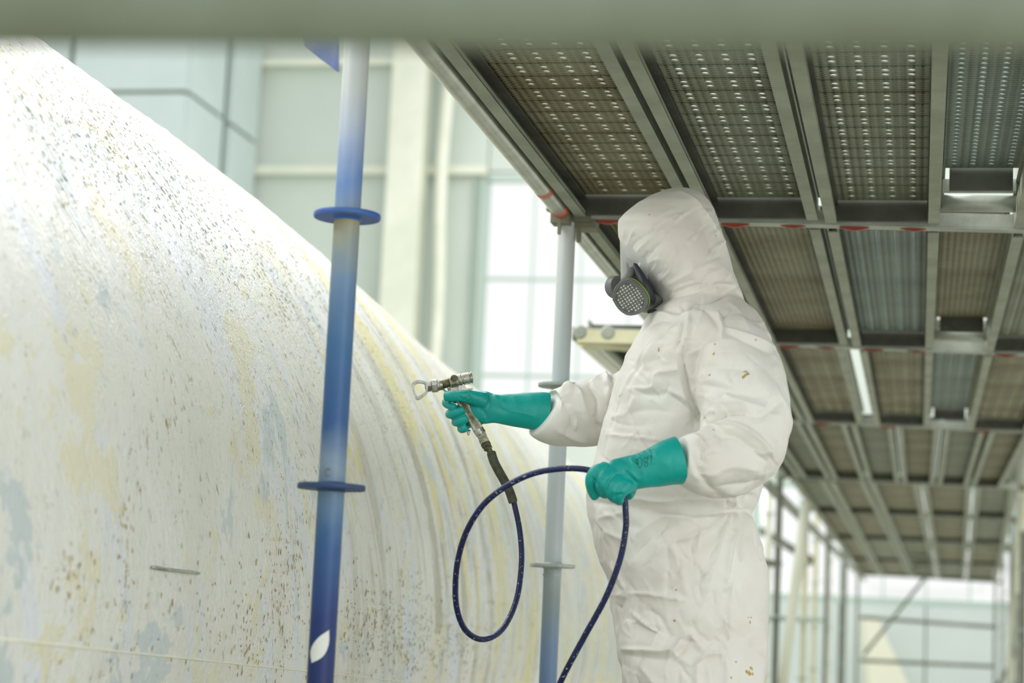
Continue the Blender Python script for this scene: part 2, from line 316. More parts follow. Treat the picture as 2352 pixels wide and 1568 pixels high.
class B:
    def __init__(s): s.v = []; s.f = []
    def add(s, v, f):
        k = len(s.v); s.v += [tuple(map(float, p)) for p in v]; s.f += [tuple(i+k for i in q) for q in f]; return s
    def box(s, c, size, ax=None):
        c = np.array(c, float); A = np.eye(3) if ax is None else np.array(ax); h = np.array(size)/2
        v = [c + (A.T @ (h*np.array(q))) for q in [(-1,-1,-1),(1,-1,-1),(1,1,-1),(-1,1,-1),(-1,-1,1),(1,-1,1),(1,1,1),(-1,1,1)]]
        return s.add(v, [(0,3,2,1),(4,5,6,7),(0,1,5,4),(1,2,6,5),(2,3,7,6),(3,0,4,7)])
    def tube(s, pts, r, n=16, cap=True, closed=False):
        P = np.array(pts, float); m = len(P); r = np.broadcast_to(np.array(r, float), (m,))
        T = np.gradient(P, axis=0) if not closed else np.roll(P,-1,0)-np.roll(P,1,0)
        T /= np.linalg.norm(T, axis=1)[:,None]+1e-12
        u = np.cross(T[0], [0,0,1.0]); 
        if np.linalg.norm(u) < .1: u = np.cross(T[0], [1.0,0,0])
        u /= np.linalg.norm(u); v = []
        for i in range(m):
            u = u - T[i]*(u@T[i]); u /= np.linalg.norm(u); w = np.cross(T[i], u)
            for k in range(n):
                a = 2*pi*k/n; v.append(P[i]+(u*cos(a)+w*sin(a))*r[i])
        f = []
        for i in range(m if closed else m-1):
            j = (i+1) % m
            for k in range(n): f.append((i*n+k, i*n+(k+1)%n, j*n+(k+1)%n, j*n+k))
        if cap and not closed: f.append(tuple(range(n))[::-1]); f.append(tuple((m-1)*n+k for k in range(n)))
        return s.add(v, f)
    def lathe(s, p0, axis, prof, n=24):       # prof: (distance along the axis, radius)
        a = np.array(axis, float); a /= np.linalg.norm(a); p0 = np.array(p0, float)
        u = np.cross(a, [0,0,1.0]); 
        if np.linalg.norm(u) < .1: u = np.cross(a, [1.0,0,0])
        u /= np.linalg.norm(u); w = np.cross(a, u); v = []; m = len(prof)
        for (t, r) in prof:
            for k in range(n): q = 2*pi*k/n; v.append(p0+a*t+(u*cos(q)+w*sin(q))*r)
        f = [(i*n+k, i*n+(k+1)%n, (i+1)*n+(k+1)%n, (i+1)*n+k) for i in range(m-1) for k in range(n)]
        f.append(tuple(range(n))[::-1]); f.append(tuple((m-1)*n+k for k in range(n)))
        return s.add(v, f)
    def prism(s, poly, ext):                  # polygon (3-D points) pushed along ext
        n = len(poly); P = np.array(poly, float); E = np.array(ext, float)
        f = [tuple(range(n))[::-1], tuple(range(n, 2*n))] + [(i, (i+1)%n, n+(i+1)%n, n+i) for i in range(n)]
        return s.add(list(P)+list(P+E), f)
    def ball(s, c, r, n=12, m=8):
        c = np.array(c, float); R_ = np.broadcast_to(np.array(r, float), (3,)); v = [c+[0,0,-R_[2]]]
        for i in range(1, m):
            t = -pi/2+pi*i/m
            for k in range(n): v.append(c+R_*np.array([cos(t)*cos(2*pi*k/n), cos(t)*sin(2*pi*k/n), sin(t)]))
        v.append(c+[0,0,R_[2]]); f = []
        for k in range(n): f.append((0, 1+(k+1)%n, 1+k))
        for i in range(m-2):
            for k in range(n): a = 1+i*n; f.append((a+k, a+(k+1)%n, a+n+(k+1)%n, a+n+k))
        a = 1+(m-2)*n
        for k in range(n): f.append((a+k, a+(k+1)%n, len(v)-1))
        return s.add(v, f)
    def build(s, name, material, parent=None, **kw): return link(name, s.v, s.f, material, parent, **kw)

def catmull(P, k=8):
    P = np.array(P, float); out = []
    E = np.vstack([2*P[0]-P[1], P, 2*P[-1]-P[-2]])
    for i in range(1, len(E)-2):
        for t in np.arange(k)/k:
            p0,p1,p2,p3 = E[i-1],E[i],E[i+1],E[i+2]
            out.append(.5*((2*p1)+(p2-p0)*t+(2*p0-5*p1+4*p2-p3)*t*t+(3*p1-p0-3*p2+p3)*t**3))
    out.append(P[-1]); return np.array(out)

# ------------------------------------------------------------------ numpy noise
_perm = rng.permutation(512); _grad = rng.normal(size=(512,3)); _grad /= np.linalg.norm(_grad,axis=1)[:,None]
def perlin(X):
    Xi = np.floor(X).astype(int); f = X-Xi; u = f*f*f*(f*(f*6-15)+10); out = np.zeros(len(X))
    for dx in (0,1):
        for dy in (0,1):
            for dz in (0,1):
                h = _perm[(_perm[(_perm[(Xi[:,0]+dx)%512]+Xi[:,1]+dy)%512]+Xi[:,2]+dz)%512]
                g = _grad[h]; d = f-np.array([dx,dy,dz]); w = np.abs(1-dx-u[:,0])*np.abs(1-dy-u[:,1])*np.abs(1-dz-u[:,2])
                out += w*(g*d).sum(1)
    return out

# ================================================================== SETTING
Zf = -0.75
fl = B().box((4, 20, Zf-.1), (60, 62, .2)).build('floor', M['floor']); tag(fl, kind='structure')
YB = 40.0                                     # back wall of the hall, square to the hall axis
def hit(px, py, Y=YB): v = ray(px, py); return v*(Y/v[1]) + C0
def wall_rects():
    # back wall with window openings: built from panels round the openings
    xL, xR = -26.0, 16.0; zT = 13.0
    w1 = (hit(1112,600)[0], hit(1560,600)[0], hit(1200,990)[2], hit(1130,412)[2])
    w2 = (hit(1738,1250)[0], hit(2330,1250)[0], hit(2000,1378)[2], hit(1800,1110)[2])
    return xL, xR, zT, w1, w2
xL, xR, zT, w1, w2 = wall_rects()
wb = bpy.data.objects.new('wall_back', None); COL.objects.link(wb); wb.location = (0, YB, Zf); wb['kind'] = 'structure'
zj = sorted([hit(800,147)[2], hit(800,395)[2]])
def panel(x0, x1, z0, z1, mt='cream_wall'):
    if x1-x0 < .03 or z1-z0 < .03: return
    B().box(((x0+x1)/2, YB+.1, (z0+z1)/2), (x1-x0-.03, .2, z1-z0-.04)).build('wall_panel', M[mt], wb)
B().box(((xL+w1[0])/2, YB+.3, (Zf+zT)/2), (w1[0]-xL, .1, zT-Zf)).build('backing', M['joint'], wb)
B().box(((w1[1]+w2[0])/2, YB+.3, (Zf+zT)/2), (w2[0]-w1[1], .1, zT-Zf)).build('backing', M['joint'], wb)
B().box(((w2[1]+xR)/2, YB+.3, (Zf+zT)/2), (xR-w2[1], .1, zT-Zf)).build('backing', M['joint'], wb)
B().box(((w2[0]+w2[1])/2, YB+.3, (Zf+w2[2])/2), (w2[1]-w2[0], .1, w2[2]-Zf)).build('backing', M['far_wall'], wb)
cols = [xL] + [x for x in (hit(935,300)[0],)] + [w1[0]]
zs = [Zf, 2.6] + [z for z in zj] + [zj[1]+2.2, zT]
for a, b in zip(cols[:-1], cols[1:]):
    for c, d in zip(zs[:-1], zs[1:]): panel(a, b, c, d)
panel(w1[0], w1[1], Zf, w1[2]); panel(w1[0], w1[1], w1[3], zj[0]); panel(w1[0], w1[1], zj[0], zj[1]); panel(w1[0], w1[1], zj[1], zT)
for c, d in zip(zs[:-1], zs[1:]): panel(w1[1], w2[0], c, d)
for a, b in zip(np.linspace(w2[0], w2[1], 4)[:-1], np.linspace(w2[0], w2[1], 4)[1:]):
    panel(a, b, Zf, w2[2], 'far_wall'); panel(a, b, w2[3], zT)
panel(w2[1], xR, Zf, zT)
def window(name, w, nx, zlines, matn='mullion'):
    r = bpy.data.objects.new(name, None); COL.objects.link(r); r.location = ((w[0]+w[1])/2, YB, w[2]); r['kind'] = 'structure'
    B().box(((w[0]+w[1])/2, YB+.05, w[2]), (w[1]-w[0], .12, .12)).box(((w[0]+w[1])/2, YB+.05, w[3]), (w[1]-w[0], .12, .12)).box((w[0], YB+.05, (w[2]+w[3])/2), (.1, .12, w[3]-w[2])).box((w[1], YB+.05, (w[2]+w[3])/2), (.1, .12, w[3]-w[2])).build('window_frame', M[matn], r)
    xs = np.linspace(w[0], w[1], nx+1)
    for x in xs[1:-1]: B().box((x, YB+.06, (w[2]+w[3])/2), (.035, .06, w[3]-w[2])).build('mullion', M[matn], r)
    zz = [w[2]]+list(zlines)+[w[3]]
    for z in zlines: B().box(((w[0]+w[1])/2, YB+.06, z), (w[1]-w[0], .08, .07)).build('transom', M[matn], r)
    for a, b in zip(xs[:-1], xs[1:]):
        for c, d in zip(zz[:-1], zz[1:]): B().box(((a+b)/2, YB+.09, (c+d)/2), (b-a, .01, d-c)).build('pane', M['glass'], r)
window('window_1', w1, 4, [hit(1200,862)[2], hit(1200,640)[2]])
window('window_2', w2, 6, [])
# steel column and girts before the back wall
def wall_col(px0, px1, label, cat='column', dy=.5):
    x0, x1 = hit(px0, 400, YB-dy)[0], hit(px1, 400, YB-dy)[0]
    c = thing('steel_column', label, cat, ((x0+x1)/2, YB-dy, Zf)); w = x1-x0
    B().box(((x0+x1)/2, YB-dy, (Zf+zT)/2), (w*.3, .3, zT-Zf)).build('web', M['column'], c)
    B().box(((x0+x1)/2, YB-dy-.2, (Zf+zT)/2), (w, .05, zT-Zf)).build('flange', M['column'], c)
    B().box(((x0+x1)/2, YB-dy+.2, (Zf+zT)/2), (w, .05, zT-Zf)).build('flange', M['column'], c)
wall_col(895, 975, 'broad cream steel column on the far wall left of the bright window')
x0 = hit(1020, 400, YB-.4)[0]
dp = [ (x0+.04*sin(z*1.1), YB-.45, z) for z in np.linspace(Zf, zT, 40)]
tag(B().tube(dp, .13, 10).build('drain_pipe', M['column'], smooth=True), 'pale wavy downpipe beside the broad cream column', 'pipe')
for py, zz in ((147, zj[1]), (395, zj[0])):
    pass
g = B().box(((xL+w1[0])/2, YB-.12, zj[0]), (w1[0]-xL, .2, .18)).build('trim_1', M['column']); tag(g, kind='structure')
g = B().box(((xL+w1[0])/2, YB-.12, zj[1]), (w1[0]-xL, .2, .14)).build('trim_2', M['column']); tag(g, kind='structure')
g = B().box((hit(1092,600)[0], YB-.08, 4), (.1, .14, 12)).build('trim_3', M['joint']); tag(g, kind='structure')
# left enclosure that stands out from the wall (pale blue cladding)
YE = 35.6
ex1 = hit(421, 300, YE)[0]; ex0 = hit(-600, 300, YE)[0]; exm = hit(166, 150, YE)[0]
wl = bpy.data.objects.new('wall_left', None); COL.objects.link(wl); wl.location = (ex1, YE, Zf); wl['kind'] = 'structure'
zl = hit(300, 213, YE)[2]
def epan(c, s): B().box(c, s).build('wall_panel', M['blue_wall'], wl)
for a, b in ((ex0, exm-.06), (exm+.06, ex1)):
    for c, d in ((Zf, 3.3), (3.34, zl-.04), (zl+.04, zT)): epan(((a+b)/2, YE, (c+d)/2), (b-a, .1, d-c))
for a, b in ((YE+.05, (YE+YB)/2-.2), ((YE+YB)/2+.2, YB-.3)):
    for c, d in ((Zf, 3.3), (3.34, zl-.04), (zl+.04, zT)): epan((ex1, (a+b)/2, (c+d)/2), (.1, b-a, d-c))
B().box((ex1-.12, (YE+YB)/2, (Zf+zT)/2), (.06, YB-YE-.3, zT-Zf)).box(((ex0+ex1)/2-.1, YE+.12, (Zf+zT)/2), (ex1-ex0-.1, .06, zT-Zf)).build('backing', M['joint'], wl)
# ================================================================== HULL
HX = 1820.0; v = ray(HX, 1473-.046*(2110-HX)); v[2] = 0; HD = v/np.linalg.norm(v); HL = np.array([-HD[1], HD[0], 0])
def hull():
    ns, nt = 620, 300
    s = np.concatenate([np.linspace(-1.5, 2.0, 30, endpoint=False), np.linspace(2.0, 9.0, 460, endpoint=False), np.linspace(9, 25, ns-490)])
    th = np.linspace(-pi/2, pi*.92, nt)
    Sg, Tg = np.meshgrid(s, th, indexing='ij'); Sf, Tf = Sg.ravel(), Tg.ravel()
    Rr = 1.5 + .05*np.exp(-((Sf-6.3)/2.2)**2) - .0*Sf
    Rr *= np.where(Sf > 20, np.sqrt(np.clip(1-((Sf-20)/5.2)**2, .01, 1)), 1)
    arc = Tf*1.5
    n1 = perlin(np.stack([Sf*3, arc*2, 0*Sf+.5],1)); n2 = perlin(np.stack([Sf*14, arc*6, 0*Sf+3.5],1)); n3 = perlin(np.stack([Sf*50, arc*30, 0*Sf+9.5],1))
    crest = np.exp(-((Tf-1.0)/.35)**2)
    Rr = Rr + .006*n1 + .0022*n2 + .004*np.clip(n3-.18, 0, 1)*(1+1.6*crest)
    c = C0 + HD*Sf[:,None] + HL*(1.15+1.5) + np.array([0,0,.05])
    V = c - HL*(Rr*np.cos(Tf))[:,None] + np.array([0,0,1])*(Rr*np.sin(Tf))[:,None]
    F_ = []
    idx = np.arange(ns*nt).reshape(ns, nt)
    a, b, cc, d = idx[:-1,:-1].ravel(), idx[1:,:-1].ravel(), idx[1:,1:].ravel(), idx[:-1,1:].ravel()
    faces = np.stack([a, b, cc, d], 1)
    me = bpy.data.meshes.new('boat_hull'); org = np.array([-2.6, 5.0, Zf+.1]); Vl = V-org
    me.vertices.add(len(V)); me.vertices.foreach_set('co', Vl.ravel())
    me.loops.add(faces.size); me.loops.foreach_set('vertex_index', faces.ravel())
    me.polygons.add(len(faces)); me.polygons.foreach_set('loop_start', np.arange(0, faces.size, 4)); me.polygons.foreach_set('loop_total', np.full(len(faces), 4))
    me.update(calc_edges=True); me.validate()
    uvl = me.uv_layers.new(name='UVMap'); uvc = np.stack([Sf, arc], 1)[faces.ravel()]; uvl.data.foreach_set('uv', uvc.ravel())
    me.polygons.foreach_set('use_smooth', [True]*len(faces)); me.materials.append(M['hull'])
    root = thing('boat_hull', 'huge rounded white hull with sanded yellow and pale blue patches, left of the painter', 'hull', org)
    o = bpy.data.objects.new('shell', me); COL.objects.link(o); o.parent = root
    return root, V, faces
hull_o, HV, HF = hull()
hull_bvh = BVHTree.FromPolygons([Vector(v) for v in HV[::1]], HF.tolist())
def on_hull(px, py, lift=0.0):
    d = Vector(ray(px, py)).normalized(); h = hull_bvh.ray_cast(Vector(C0), d)
    return np.array(h[0] + h[1]*lift*(-1 if h[1].dot(d) > 0 else 1)), np.array(h[1])
# bright metal batten on the flank, moulded seam line
p = [on_hull(x, y, .004)[0] for x, y in ((345,1302),(380,1306),(420,1311),(452,1316))]
B().tube(p, [.003,.0045,.0045,.003], 8).build('metal_strip', M['chrome'], hull_o, smooth=True)
p = [on_hull(x, 1466+(x+10)*.105, .0)[0] for x in range(-10, 1400, 60) if hull_bvh.ray_cast(Vector(C0), Vector(ray(x, 1466+(x+10)*.105)).normalized())[0]]
B().tube(p, .0022, 6).build('seam_bead', M['cream'], hull_o, smooth=True)
# raised flakes of old coating
fb = B(); fc = B(); fd = B()
def flake(b, px, py, r):
    d = Vector(ray(px, py)).normalized(); h = hull_bvh.ray_cast(Vector(C0), d)
    if h[0] is None: return
    c = np.array(h[0]); n = np.array(h[1]); n = n if n@np.array(d) < 0 else -n
    u = np.cross(n, HD); u /= np.linalg.norm(u); u = u if u[2] < 0 else -u; u = u+HD*random.uniform(.0, 1.2)*(1 if py < 1000 else .1); u /= np.linalg.norm(u); w = np.cross(n, u); k = random.randint(4, 6); st = random.uniform(1.2, 4.2)
    ring = []
    for i in range(k):
        a = 2*pi*i/k+random.uniform(-.4,.4); q = r*random.uniform(.5,1.1); ring.append(c+u*cos(a)*q*st+w*sin(a)*q+n*(.0005+random.random()*r*.5))
    b.add(ring+[c+n*r*.55]+[c+n*(-.001)], [(i, (i+1)%k, k) for i in range(k)]+[((i+1)%k, i, k+1) for i in range(k)])
def edge_y(x):
    t = [(0,60),(65,95),(170,165),(400,330),(560,440),(750,590),(850,670),(1000,775),(1100,860),(1200,960),(1290,1040),(1400,1150)]
    return float(np.interp(x, [q[0] for q in t], [q[1] for q in t]))
for _ in range(2200):
    x = random.uniform(0, 1380); y = edge_y(x)+abs(random.gauss(0, 200))+4
    if y < 1568: flake(fb, x, y, random.uniform(.0008, .0026))
for cx, cy, sx, sy, n in ((660,1270,25,40,40),(1350*.5+40,1440,70,70,0),(860,1430,50,60,240),(960,1450,60,60,200),(1080,1480,90,50,220),(250,1400,60,120,50),(150,1320,18,26,36),(290,1250,10,70,30),(620,1430,120,80,260)):
    for _ in range(n): flake(fc, random.gauss(cx,sx), random.gauss(cy,sy), random.uniform(.001,.0032))
for _ in range(700):
    t = random.random(); x = 150+t*600+random.gauss(0,55); y = 230+t*500+random.gauss(0,55)
    if y > edge_y(x)+30: flake(fd, x, y, random.uniform(.0008,.0026))
for nm, bb, cc in (('pale_flakes', fb, M['cream']), ('brown_chips', fc, mat('brown_chip', rgb(158,136,88), .7, 0, rgb(206,192,150), 60)), ('grey_flakes', fd, mat('grey_flake', rgb(150,156,146), .5, 0, rgb(205,208,200), 60))):
    o = bb.build(nm, cc, hull_o); o['kind'] = 'stuff'
# timber cradles carrying the hull (below the frame)
for s_ in (3.0, 7.0, 11.0):
    c = HD*s_+HL*2.65+np.array([0,0,0]); 
    tag(B().box((c[0], c[1], Zf+.07), (1.0, .3, .14)).build('support_block', M['galv_dark']), 'grey block under the hull, below the picture, %s' % {3.0:'nearest one',7.0:'middle one',11.0:'farthest one'}[s_], 'block')

# ================================================================== SCAFFOLD
DZ = 1.99
def dz(x): return DZ - .022*(x+.97)
R0 = .02415
def rosette(c, material, parent, r=.0615):
    b = B(); prof = [(-.0048, R0), (-.0048, r-.001), (-.003, r), (.003, r), (.0048, r-.001), (.0048, R0)]
    # disc with a chamfer and weld collar
    b.lathe(c, (0,0,1), [(-.009, R0+.001), (-.0048, R0+.004)]+prof[1:-1]+[(.0048, R0+.004), (.009, R0+.001)], 40)
    b.build('rosette', material, parent, smooth=True, angle=.6)
def standard(x, y, z0, z1, label, mt='darkpole', discs=(), dm='pale_disc', group=None, n=24, r=R0, top=None):
    t = thing('scaffold_standard', label, 'scaffold pole', (x, y, z0), group)
    tx, ty = (x, y) if top is None else top
    P = [(x+(tx-x)*k, y+(ty-y)*k, z0+(z1-z0)*k) for k in np.linspace(0, 1, 5)]
    # object space of the tube carries true height for the paint
    b = B().tube(P, r, n); o = b.build('tube', M[mt], t, smooth=True, angle=.7)
    for i, z in enumerate(discs): rosette((x+(tx-x)*(z-z0)/(z1-z0), y+(ty-y)*(z-z0)/(z1-z0), z), M[dm[i] if isinstance(dm, (list, tuple)) else dm], t)
    B().box((x, y, z0+.005), (.15,.15,.01)).build('base_plate', M['galv'], t)
    return t
# paint blends use object z, so those standards start at z = 0 on the working deck
fs = Q(767, 1000, 0, D=3.60)
def vline(px0, py0, px1, py1, D):
    a = Q(px0, py0, 0, D); b = Q(px1, py1, 0, D); return a, b
t1 = standard(-1.040, 3.470, 0, 2.35, 'blue-painted scaffold pole with two blue discs in front of the hull', 'blue_std', (.5, 1.097, 1.594), dm=['navy_disc','navy_disc','blue_disc'])
# gusset plate, white scrap on its lower part, yellow rub under the disc
g0 = at(778, 165, 3.58)
B().prism([at(779,166,3.60), at(768,160,3.60), at(700,108,3.62), at(690,60,3.62), at(779,60,3.60)], -FH*.006).build('gusset', M['gusset'], t1)
e = []
ca = np.array([-1.040, 3.470]); 
for k in range(24):
    a = 2*pi*k/24; t_ = cos(a)*44; h_ = 17*(1-abs(cos(a))**3)*sin(a)*(1-.25*cos(a)); ux, uy = .47, -.883
    e.append((736+t_*ux-h_*uy, 1484+t_*uy+h_*ux))
ev = []; ef = []
for sc_ in (1, .8, .6, .4, .2, .02):
    for X, Y in e:
        X, Y = 736+(X-736)*sc_, 1484+(Y-1484)*sc_
        v = ray(X, Y); d2 = v[:2]; bq = -2*(d2@ca); aq = d2@d2; cq = ca@ca-(R0+.0012)**2; disc = bq*bq-4*aq*cq
        ev.append(v*((-bq-math.sqrt(max(disc,0)))/(2*aq))+C0)
for q in range(5): ef += [(q*24+i, q*24+(i+1)%24, (q+1)*24+(i+1)%24, (q+1)*24+i) for i in range(24)]
link('sticker', ev, ef+[tuple(range(120,144))], M['white'], t1)['label'] = 'white oval scrap'
def stamp(px, py, par):
    v = ray(px, py); 
    b = B().tube([at(px+7*cos(a), py+9*sin(a), 3.585) for a in np.linspace(.6, 2*pi-.6, 12)], .0009, 6); b.build('stamp_mark', M['galv_dark'], par)
stamp(751,1143,t1); stamp(753,1084,t1)
t2 = standard(-.975, 5.375, 0, 2.2, 'pale grey scaffold pole with three discs between the hull and the painter', 'grey_std', (.53, 1.028, 1.52, 2.014))
B().tube([(-.975,5.375,1.0),(-.975,5.375,1.006)], R0+.002, 24).build('spigot_collar', M['pale_disc'], t2)
# near handrail right at the lens, out of focus
a_ = at(-500, 9, 1.15); b_ = at(2900, 28, 1.15)
tag(B().tube([a_+(b_-a_)*k for k in np.linspace(0,1,9)], R0, 32).build('guard_rail', M['olive_pipe'], smooth=True), 'blurred grey-green horizontal pipe across the top, close to the camera', 'scaffold pipe')

# ---- planks
def plate(x0, x1, y0, y1, z, kind):
    b = B(); w = x1-x0; V = []; Fc = []
    ncol = 4; cp = .053 if w > .25 else .044
    m = (w-ncol*cp)/2
    xs = [x0, x0+m]+[x0+m+cp*(i+1) for i in range(ncol)]+[x1]
    if kind == 'pairs': rowp = [.033, .033, .034]; hole = [1, 1, 0]
    else: rowp = [.0335]; hole = [1]
    y = y0+.02; ys = [y0, y]; hs = [0]; k = 0
    while y < y1-.06:
        y += rowp[k % len(rowp)]; ys.append(y); hs.append(hole[k % len(hole)]); k += 1
    ys.append(y1); hs.append(0)
    rr = .0085 if w > .25 else .0075; off = .0055
    for j in range(len(ys)-1):
        for i in range(len(xs)-1):
            a0, a1, c0, c1 = xs[i], xs[i+1], ys[j], ys[j+1]
            if hs[j] and 1 <= i <= ncol:
                mx, my = (a0+a1)/2, (c0+c1)/2
                outer = [(a0,c0),(mx,c0),(a1,c0),(a1,my),(a1,c1),(mx,c1),(a0,c1),(a0,my)]
                inner = [(mx+rr*cos(t), my+rr*sin(t)) for t in [(-.75+.25*q)*pi for q in range(8)]]
                v = [(p_[0], p_[1], z) for p_ in outer]+[(p_[0], p_[1], z) for p_ in inner]+[(p_[0], p_[1], z+.003) for p_ in inner]
                b.add(v, [(8+q, 8+(q+1)%8, (q+1)%8, q) for q in range(8)]+[(16+q, 16+(q+1)%8, 8+(q+1)%8, 8+q) for q in range(8)])
            else: b.add([(a0,c0,z),(a1,c0,z),(a1,c1,z),(a0,c1,z)], [(0,3,2,1)])
    # transverse stiffening ribs between pairs of holes
    if kind == 'pairs':
        for j in range(3, len(ys)-2, 3): b.box(((x0+x1)/2, ys[j+1]-.017, z-.001), (w-.03, .003, .002))
    return b
def plank(x0, x1, y0, y1, kind, mt, label, group, pins=(0,1), gap=.006, far=False):
    zb = dz((x0+x1)/2); t = thing('scaffold_plank', label, 'scaffold plank', ((x0+x1)/2, (y0+y1)/2, zb), group)
    x0 += gap; x1 -= gap; H = .058; fw = .030
    if kind in ('pairs', 'rows'): plate(x0-.0095, x1+.0095, y0+.03, y1-.03, zb+H, kind).build('deck_plate', M[mt], t)
    else: B().box(((x0+x1)/2, (y0+y1)/2, zb+H), (x1-x0+.019, y1-y0-.04, .004)).build('deck_plate', M[mt], t)
    for s_, x in (((1, x0), (-1, x1)) if x1-x0 > .19 or far else ()):
        b = B()
        # folded channel: bottom flange, outer web with two ribs, inner lip
        b.box((x+s_*fw/2, (y0+y1)/2+.025, zb+.002), (fw, y1-y0-.06, .004))
        b.box((x+s_*.0015, (y0+y1)/2, zb+.03), (.003, y1-y0-.01, .056))
        b.box((x+s_*(fw-.0015), (y0+y1)/2, zb+.008), (.003, y1-y0-.01, .012))
        b.build('side_rail', M['rail'], t)
        if not far:
            b = B()
            for k in range(3): b.box((x+s_*(.006+.006*k), (y0+y1)/2, zb+.022+.014*k), (.004, y1-y0-.03, .005))
            b.box((x+s_*.018, (y0+y1)/2, zb+.050), (.030, y1-y0-.03, .004))
            b.build('rail_rib', M['rail_shaded'], t)
    if x0 < -.9:
        b = B(); zz0, zz1 = zb+.012, zb+.085; y = y0+.03
        while y < y1-.06:
            yc = y+.03; hw = .011 if (int((y-y0)/.06) % 9) else .004; hz = .008; zc = (zz0+zz1)/2+.008
            outer = [(y,zz0),(yc,zz0),(y+.06,zz0),(y+.06,zc),(y+.06,zz1),(yc,zz1),(y,zz1),(y,zc)]
            inner = [(yc+hw*cos(t), zc+hz*sin(t)) for t in [(-.75+.25*q)*pi for q in range(8)]]
            b.add([(x0-.014, p_, q_) for p_, q_ in outer+inner], [(8+q, 8+(q+1)%8, (q+1)%8, q) for q in range(8)]); y += .06
        b.build('perforated_edge_strip', M['rail'], t)
    for yy in (y0+.016, y1-.016): B().box(((x0+x1)/2, yy, zb+.032), (x1-x0-.01, .012, .056)).build('end_plate', M['rail_shaded'], t)
    for p_ in pins:
        yy = y1+.028 if p_ else y0-.028; xc = x0+(x1-x0)*(.25 if p_ else .78)
        pr = [(xc+dx*.040, zb-.005-dzz*1.0) for dx, dzz in ((-1,0),(-.4,.006),(-.12,.008),(.12,.008),(.4,.006),(1,0),(.6,-.006),(-.6,-.006))]
        B().prism([(a, yy-.007, c) for a, c in pr], (0,.014,0)).build('locking_pin', M['red'], t)
    return t
rows = [3.0, 5.38, 7.71, 10.54, 14.4, 18.1, 22.8, 29.0, 35.9]
seams = [(-.953,-.600),(-.592,-.278),(-.270,.042),(.044,.218),(.222,.540),(.546,.86)]
nth = ['outermost left', 'second from left', 'third from left', 'narrow fourth', 'fifth from left', 'sixth from left']
k1 = ['pairs','pairs','pairs','rows','rows','rows']; m1 = ['plate','plate2','plate2','plate3','plate2','plate2']
for i, (a, b) in enumerate(seams):
    plank(a, b, rows[0], rows[1]-.03-(.40 if i == 3 else 0), k1[i], m1[i], 'perforated steel deck plank overhead in the nearest bay, %s' % nth[i], 'planks of the nearest overhead bay', pins=() if i == 3 else (1,))
    plank(a, b, rows[1]+.03, rows[2]-.03-(.42 if i == 3 else 0), ['plain','plain','rows','plain','rows','rows'][i], ['plate','plate','plate3','plate','plate2','plate2'][i], 'steel deck plank in the second overhead bay, %s' % nth[i], 'planks of the second overhead bay', pins=() if i == 3 else (0,1))
    aa = a+.02 if i == 2 else a
    plank(aa, b-(.02 if i == 1 else 0), rows[2]+.03, rows[3]-.03-(.35 if i == 3 else 0), 'rows', ['plate','plate','plate','plate3','plate','plate'][i], 'steel deck plank in the third overhead bay, %s' % nth[i], 'planks of the third overhead bay', pins=() if i == 3 else (0,1))
plank(-1.30, -.975, rows[2]+.03, rows[3]-.03, 'rows', 'plate', 'extra deck plank cantilevered on the left of the third overhead bay', 'planks of the third overhead bay')
fourth = [-.97,-.84,-.62,-.38,-.14,.10,.33,.56]
for i, (a, b) in enumerate(zip(fourth[:-1], fourth[1:])):
    plank(a, b, rows[3]+.03, rows[4]-.03, 'plain', 'plate2' if i % 2 else 'plate', 'olive deck plank in the fourth overhead bay, %s of seven from the left' % ['first','second','third','fourth','fifth','sixth','seventh'][i], 'planks of the fourth overhead bay', pins=(), far=True, gap=.012)
def far_plank(a0, b0, a1, b1, y0, y1, label, group):
    zb = dz(0); t = thing('scaffold_plank', label, 'scaffold plank', ((a0+b0)/2, (y0+y1)/2, zb), group)
    B().add([(a0,y0,zb+.05),(b0,y0,zb+.05),(b1,y1,zb+.05),(a1,y1,zb+.05),(a0,y0,zb+.06),(b0,y0,zb+.06),(b1,y1,zb+.06),(a1,y1,zb+.06)], [(0,3,2,1),(4,5,6,7),(0,1,5,4),(1,2,6,5),(2,3,7,6),(3,0,4,7)]).build('deck_plate', M['plate' if random.random() < .5 else 'plate2'], t)
    for (p, q, s_) in ((a0, a1, 1), (b0, b1, -1)):
        v = []
        for (x, y) in ((p,y0),(p+s_*.045,y0),(q+s_*.045,y1),(q,y1)): v.append((x,y,zb))
        v += [(x, y, zb+.055) for x, y, z in v]
        B().add(v, [(0,3,2,1),(4,5,6,7),(0,1,5,4),(1,2,6,5),(2,3,7,6),(3,0,4,7)]).build('side_rail', M['rail'], t)
    for yy in (y0+.02, y1-.02): 
        xa, xb = (a0, b0) if yy < (y0+y1)/2 else (a1, b1); B().box(((xa+xb)/2, yy, zb+.03), (xb-xa-.02, .012, .05)).build('end_plate', M['rail_shaded'], t)
def sx(i, y):
    A = [-.93,-.66,-.38,-.01,.36,.66]; E_ = [-1.00,-.66,-.12,.30,.78,1.33]; k = (y-14.4)/(35.9-14.4); return A[i]+(E_[i]-A[i])*k
bayn = ['fifth','sixth','seventh','eighth']
for r_ in range(4, 8):
    for i in range(5): far_plank(sx(i,rows[r_])+.01, sx(i+1,rows[r_])-.01, sx(i,rows[r_+1])+.01, sx(i+1,rows[r_+1])-.01, rows[r_]+.04, rows[r_+1]-.04, 'distant deck plank in the %s overhead bay, %s of five across' % (bayn[r_-4], ['first','second','third','fourth','fifth'][i]), 'planks of the %s overhead bay' % bayn[r_-4])
